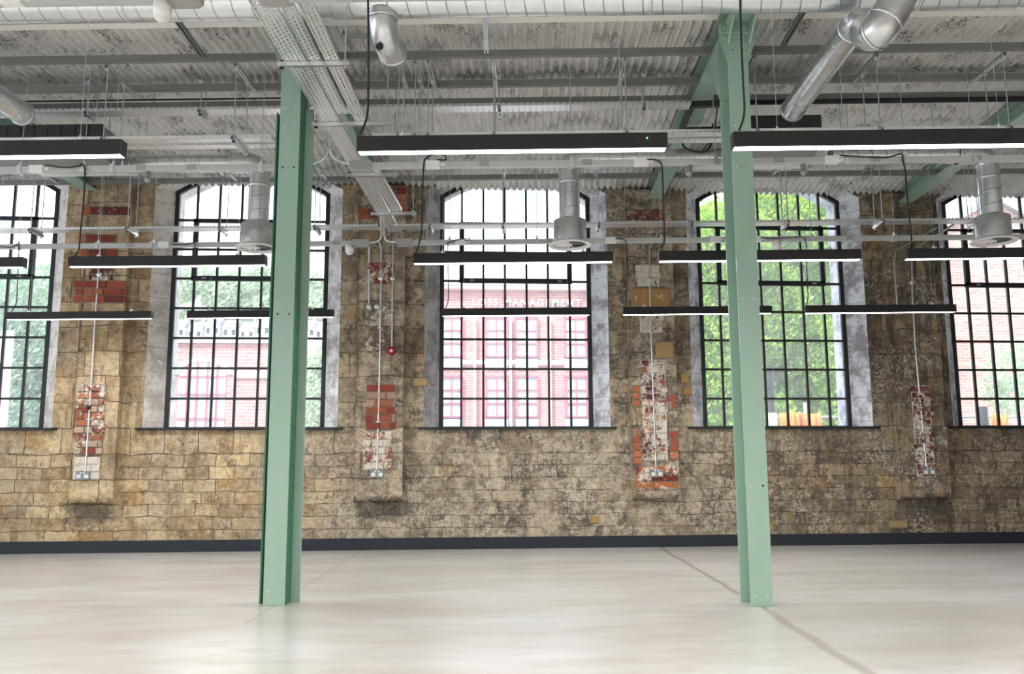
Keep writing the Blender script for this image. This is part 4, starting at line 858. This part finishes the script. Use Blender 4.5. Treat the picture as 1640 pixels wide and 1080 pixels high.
b.build('window_frame', PINKF, root)
# gable end beyond the rightmost window
YC = 21.0; root = thing('brick_gable_building', 'plain brown-pink brick gable end beyond the rightmost window', 'building', (at(1590, 690, Y=YC).x, YC, -.1))
l, r_, ap = at(1450, 400, Y=YC), at(1735, 400, Y=YC), at(1590, 322, Y=YC)
b = MB(); b.prism([(l.x, YC, -.1), (r_.x, YC, -.1), (r_.x, YC, l.z), (ap.x, YC, ap.z), (l.x, YC, l.z)], (0, 5, 0)); b.build('wall', BRC, root)
b = MB(); b.prism([(l.x-.2, YC-.15, l.z-.1), (ap.x, YC-.15, ap.z), (ap.x, YC-.15, ap.z+.14), (l.x-.2, YC-.15, l.z+.04)], (0, 5.3, 0)); b.prism([(r_.x+.2, YC-.15, r_.z-.1), (ap.x, YC-.15, ap.z), (ap.x, YC-.15, ap.z+.14), (r_.x+.2, YC-.15, r_.z+.04)], (0, 5.3, 0)); b.build('roof', SLATE, root)
# trees
def tree(label, c, h, blobs, mat, n=9000, leaf=.09, trunk=.12, bark=BARK, group='trees outside the windows', seed=1, name='tree'):
    rnd = random.Random(seed); root = thing(name, label, 'tree', (c[0], c[1], -.1), 0, group)
    b = MB(); b.tube([(c[0], c[1], -.1), (c[0]+.1, c[1], h*.3), (c[0]-.05, c[1], h*.6), (c[0], c[1], h*.9)], [trunk, trunk*.8, trunk*.5, trunk*.2], 8)
    for k in range(7):
        z = h*(.25+.08*k); a = rnd.uniform(0, 6.28); b.tube([(c[0], c[1], z), (c[0]+math.cos(a)*h*.12, c[1]+math.sin(a)*h*.12, z+h*.12), (c[0]+math.cos(a)*h*.22, c[1]+math.sin(a)*h*.22, z+h*.2)], [trunk*.35, trunk*.2, trunk*.08], 6)
    b.build('trunk', bark, root); b = MB(); vs = []; fs = []
    tot = sum(r**2 for *_, r in blobs)
    for (x, y, z, r) in blobs:
        for k in range(int(n*r*r/tot)):
            u = Vector((rnd.gauss(0, 1), rnd.gauss(0, 1), rnd.gauss(0, 1))).normalized()*r*rnd.uniform(.45, 1.05)**.6
            p = Vector((x, y, z))+u; a = Vector((rnd.gauss(0, 1), rnd.gauss(0, 1), rnd.gauss(0, 1))).normalized(); d = a.orthogonal().normalized(); e = a.cross(d); s = leaf*rnd.uniform(.6, 1.3)
            i = len(vs); vs += [p-d*s, p+e*s*.5, p+d*s, p-e*s*.5]; fs.append((i, i+1, i+2, i+3))
    b.add(vs, fs); b.build('crown', mat, root); return root
def blobs(px0, px1, py0, py1, Y, n, r0, r1, seed):
    rnd = random.Random(seed); out = []
    for k in range(n):
        p = at(rnd.uniform(px0, px1), rnd.uniform(py0, py1), Y=Y+rnd.uniform(-.8, .8)); out.append((p.x, p.y, p.z, rnd.uniform(r0, r1)))
    return out
def base(px, Y): p = at(px, 690, Y=Y); return (p.x, p.y)
tree('bright green leafy tree filling the left of the fourth window', base(1165, 17), 5.2, blobs(1105, 1215, 370, 690, 17, 34, .5, .9, 3), LEAF, 62000, .052, seed=2)
tree('bright green leafy tree filling the middle of the fourth window', base(1275, 18), 6.5, blobs(1210, 1330, 320, 690, 18, 40, .5, .95, 4), LEAF, 76000, .052, seed=3)
tree('bright green leafy tree beside the right jamb of the fourth window', base(1375, 19.5), 6.5, blobs(1325, 1420, 325, 660, 19.5, 20, .5, .9, 5), LEAF, 30000, .058, seed=4)
tree('slender pale birch before the brick gable', base(1612, 16.5), 3.6, blobs(1588, 1660, 550, 660, 16.5, 18, .14, .32, 6), LEAFP, 2600, .045, .035, BIRCH, seed=5)
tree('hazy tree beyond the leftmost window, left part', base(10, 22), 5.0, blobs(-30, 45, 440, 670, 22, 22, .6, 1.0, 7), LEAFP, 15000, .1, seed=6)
tree('dark tree beyond the leftmost window, right part', base(70, 19), 4.6, blobs(45, 110, 470, 680, 19, 18, .5, .9, 8), LEAFD, 14000, .08, seed=7)
tree('pale bush seen right of the left column through second window', base(518, 19), 2.2, blobs(498, 540, 580, 680, 19, 12, .35, .6, 9), LEAFP, 7000, .06, seed=8)
# hillside: tree canopy and a terrace of houses
hp = [(-120, 470), (0, 440), (120, 430), (290, 452), (350, 440), (400, 436), (470, 430), (540, 440), (620, 470)]
b = MB()
crest = [at(x, y+14, Y=95) for x, y in hp]; n = len(crest)
for k in range(n-1):
    a, c = crest[k], crest[k+1]; b.add([(a.x, 55, -.5), (c.x, 55, -.5), (c.x, 95, c.z), (a.x, 95, a.z), (c.x, 120, c.z-3), (a.x, 120, a.z-3)], [(0, 1, 2, 3), (3, 2, 4, 5)])
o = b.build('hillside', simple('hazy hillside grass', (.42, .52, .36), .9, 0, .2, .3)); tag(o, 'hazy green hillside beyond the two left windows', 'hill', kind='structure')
for k, (px, py, s) in enumerate([(20, 470, 3.2), (75, 462, 3.4), (285, 470, 3.0), (335, 456, 3.3), (385, 450, 3.2), (425, 452, 3.2), (495, 450, 3.4), (530, 458, 3.0)]):
    p = at(px, py+8, Y=82); rn = [(p.x+random.uniform(-2, 2), 82+random.uniform(-2, 2), p.z+random.uniform(-2.2, 1.2), random.uniform(.5, .8)*s*.7) for _ in range(6)]
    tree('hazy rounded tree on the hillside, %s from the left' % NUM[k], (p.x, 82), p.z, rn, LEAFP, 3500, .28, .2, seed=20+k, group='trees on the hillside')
HW = simple('rendered house wall', (.86, .86, .88), .8); HG = simple('grey house wall', (.55, .60, .66), .8)
for k, px in enumerate([255, 283, 311, 339, 367, 395, 420, 492, 516, 541]):
    p = at(px, 542+(px-255)*.02, Y=62); t = at(px, 522+(k % 3)*3, Y=62); w_ = 1.0
    root = thing('terraced_house', 'small pale terraced house on the hillside, %s from the left' % NUM[k], 'house', (p.x, 62, p.z-1), 0, 'terraced houses on the hillside')
    b = MB(); b.box((p.x, 63, (p.z+t.z)/2-.5), (w_, 2, t.z-p.z+1)); b.build('wall', HW if k % 2 else HG, root)
    b = MB(); b.prism([(p.x-w_/2, 61.8, t.z), (p.x-w_/2, 64.2, t.z), (p.x-w_/2, 63, t.z+.7)], (w_, 0, 0)); b.build('roof', SLATE, root)
    b = MB(); b.box((p.x+w_*.3, 63, t.z+.75), (.2, .3, .5)); b.build('chimney', BRC, root)
    for s in (-.28, .28):
        b = MB(); b.box((p.x+s, 61.98, t.z-.35), (.22, .06, .35)); b.build('window', DARKBOX, root)
# white posts, bollard, wrapped barriers near the glass
def post(px, y0, Y, r, mat, label, h=None, name='post'):
    p = at(px, y0, Y=Y); b = MB(); b.tube([(p.x, Y, -.1), (p.x, Y, p.z)], r, 14); o = b.build(name, mat, loc=(p.x, Y, -.1)); tag(o, label, 'post'); return o
post(8, 530, 15, .06, WHITE, 'white post left of another beyond the leftmost window'); post(18, 530, 15, .05, WHITE, 'white post right of another beyond the leftmost window')
post(1231, 587, 14.2, .075, DARKBOX, 'dark round post beyond the fourth window', name='post'); post(1236, 662, 13.4, .085, LGREY, 'pale stubby bollard before the dark post', name='bollard'); post(1289, 645, 14.6, .03, LGREY, 'thin pale post between the orange sheets'); post(1351, 655, 13.6, .09, LGREY, 'pale round-topped bollard at right jamb of fourth window', name='bollard')
def sack(px0, px1, y0, Y, label, seed):
    rnd = random.Random(seed); a, c = at(px0, y0, Y=Y), at(px1, y0, Y=Y); z1 = a.z; n = 14; b = MB(); vs = []; L = c.x-a.x
    for j in range(9):
        t = j/8
        for k in range(n):
            u = k/(n-1); vs.append(Vector((a.x+L*(u+.1*math.sin(u*6+seed)*t), Y-.1-.16*math.sin(u*math.pi)*(.4+t)+.05*math.sin(u*19+seed), z1-.05*abs(math.sin(u*5+seed))-t*(.85+.1*rnd.random()))))
    fs = [(j*n+k, j*n+k+1, (j+1)*n+k+1, (j+1)*n+k) for j in range(8) for k in range(n-1)]; b.add(vs, fs, True)
    o = b.build('orange_sheet', ORANGE, loc=(a.x, Y, z1-.9)); s = o.modifiers.new('thick', 'SOLIDIFY'); s.thickness = .02; tag(o, label, 'tarpaulin', 'orange sheets over the barrier'); return o
sack(1246, 1276, 658, 14.0, 'orange sheet over the barrier outside fourth window, left one', 1); sack(1280, 1311, 660, 14.0, 'orange sheet over the barrier outside fourth window, right one', 2); sack(1579, 1604, 664, 14.0, 'orange sheet outside the rightmost window', 5)
for (a, c, lb) in ((1215, 1345, 'grey crowd barrier outside the fourth window'), (1540, 1660, 'grey crowd barrier outside the rightmost window')):
    p, q = at(a, 668, Y=13.95), at(c, 668, Y=13.95); root = thing('crowd_barrier', lb, 'barrier', ((p.x+q.x)/2, 13.95, -.1), 0, 'crowd barriers outside')
    b = MB(); b.tube([(p.x, 13.95, p.z), (q.x, 13.95, p.z)], .02, 10); b.tube([(p.x, 13.95, .3), (q.x, 13.95, .3)], .02, 10); b.build('rail', GALV, root)
    for x in (p.x, (p.x+q.x)/2, q.x): b = MB(); b.tube([(x, 13.95, -.1), (x, 13.95, p.z)], .018, 10); b.build('leg', GALV, root)
post(1574, 652, 13.7, .07, DARKBOX, 'dark wrapped post outside the rightmost window', name='post')
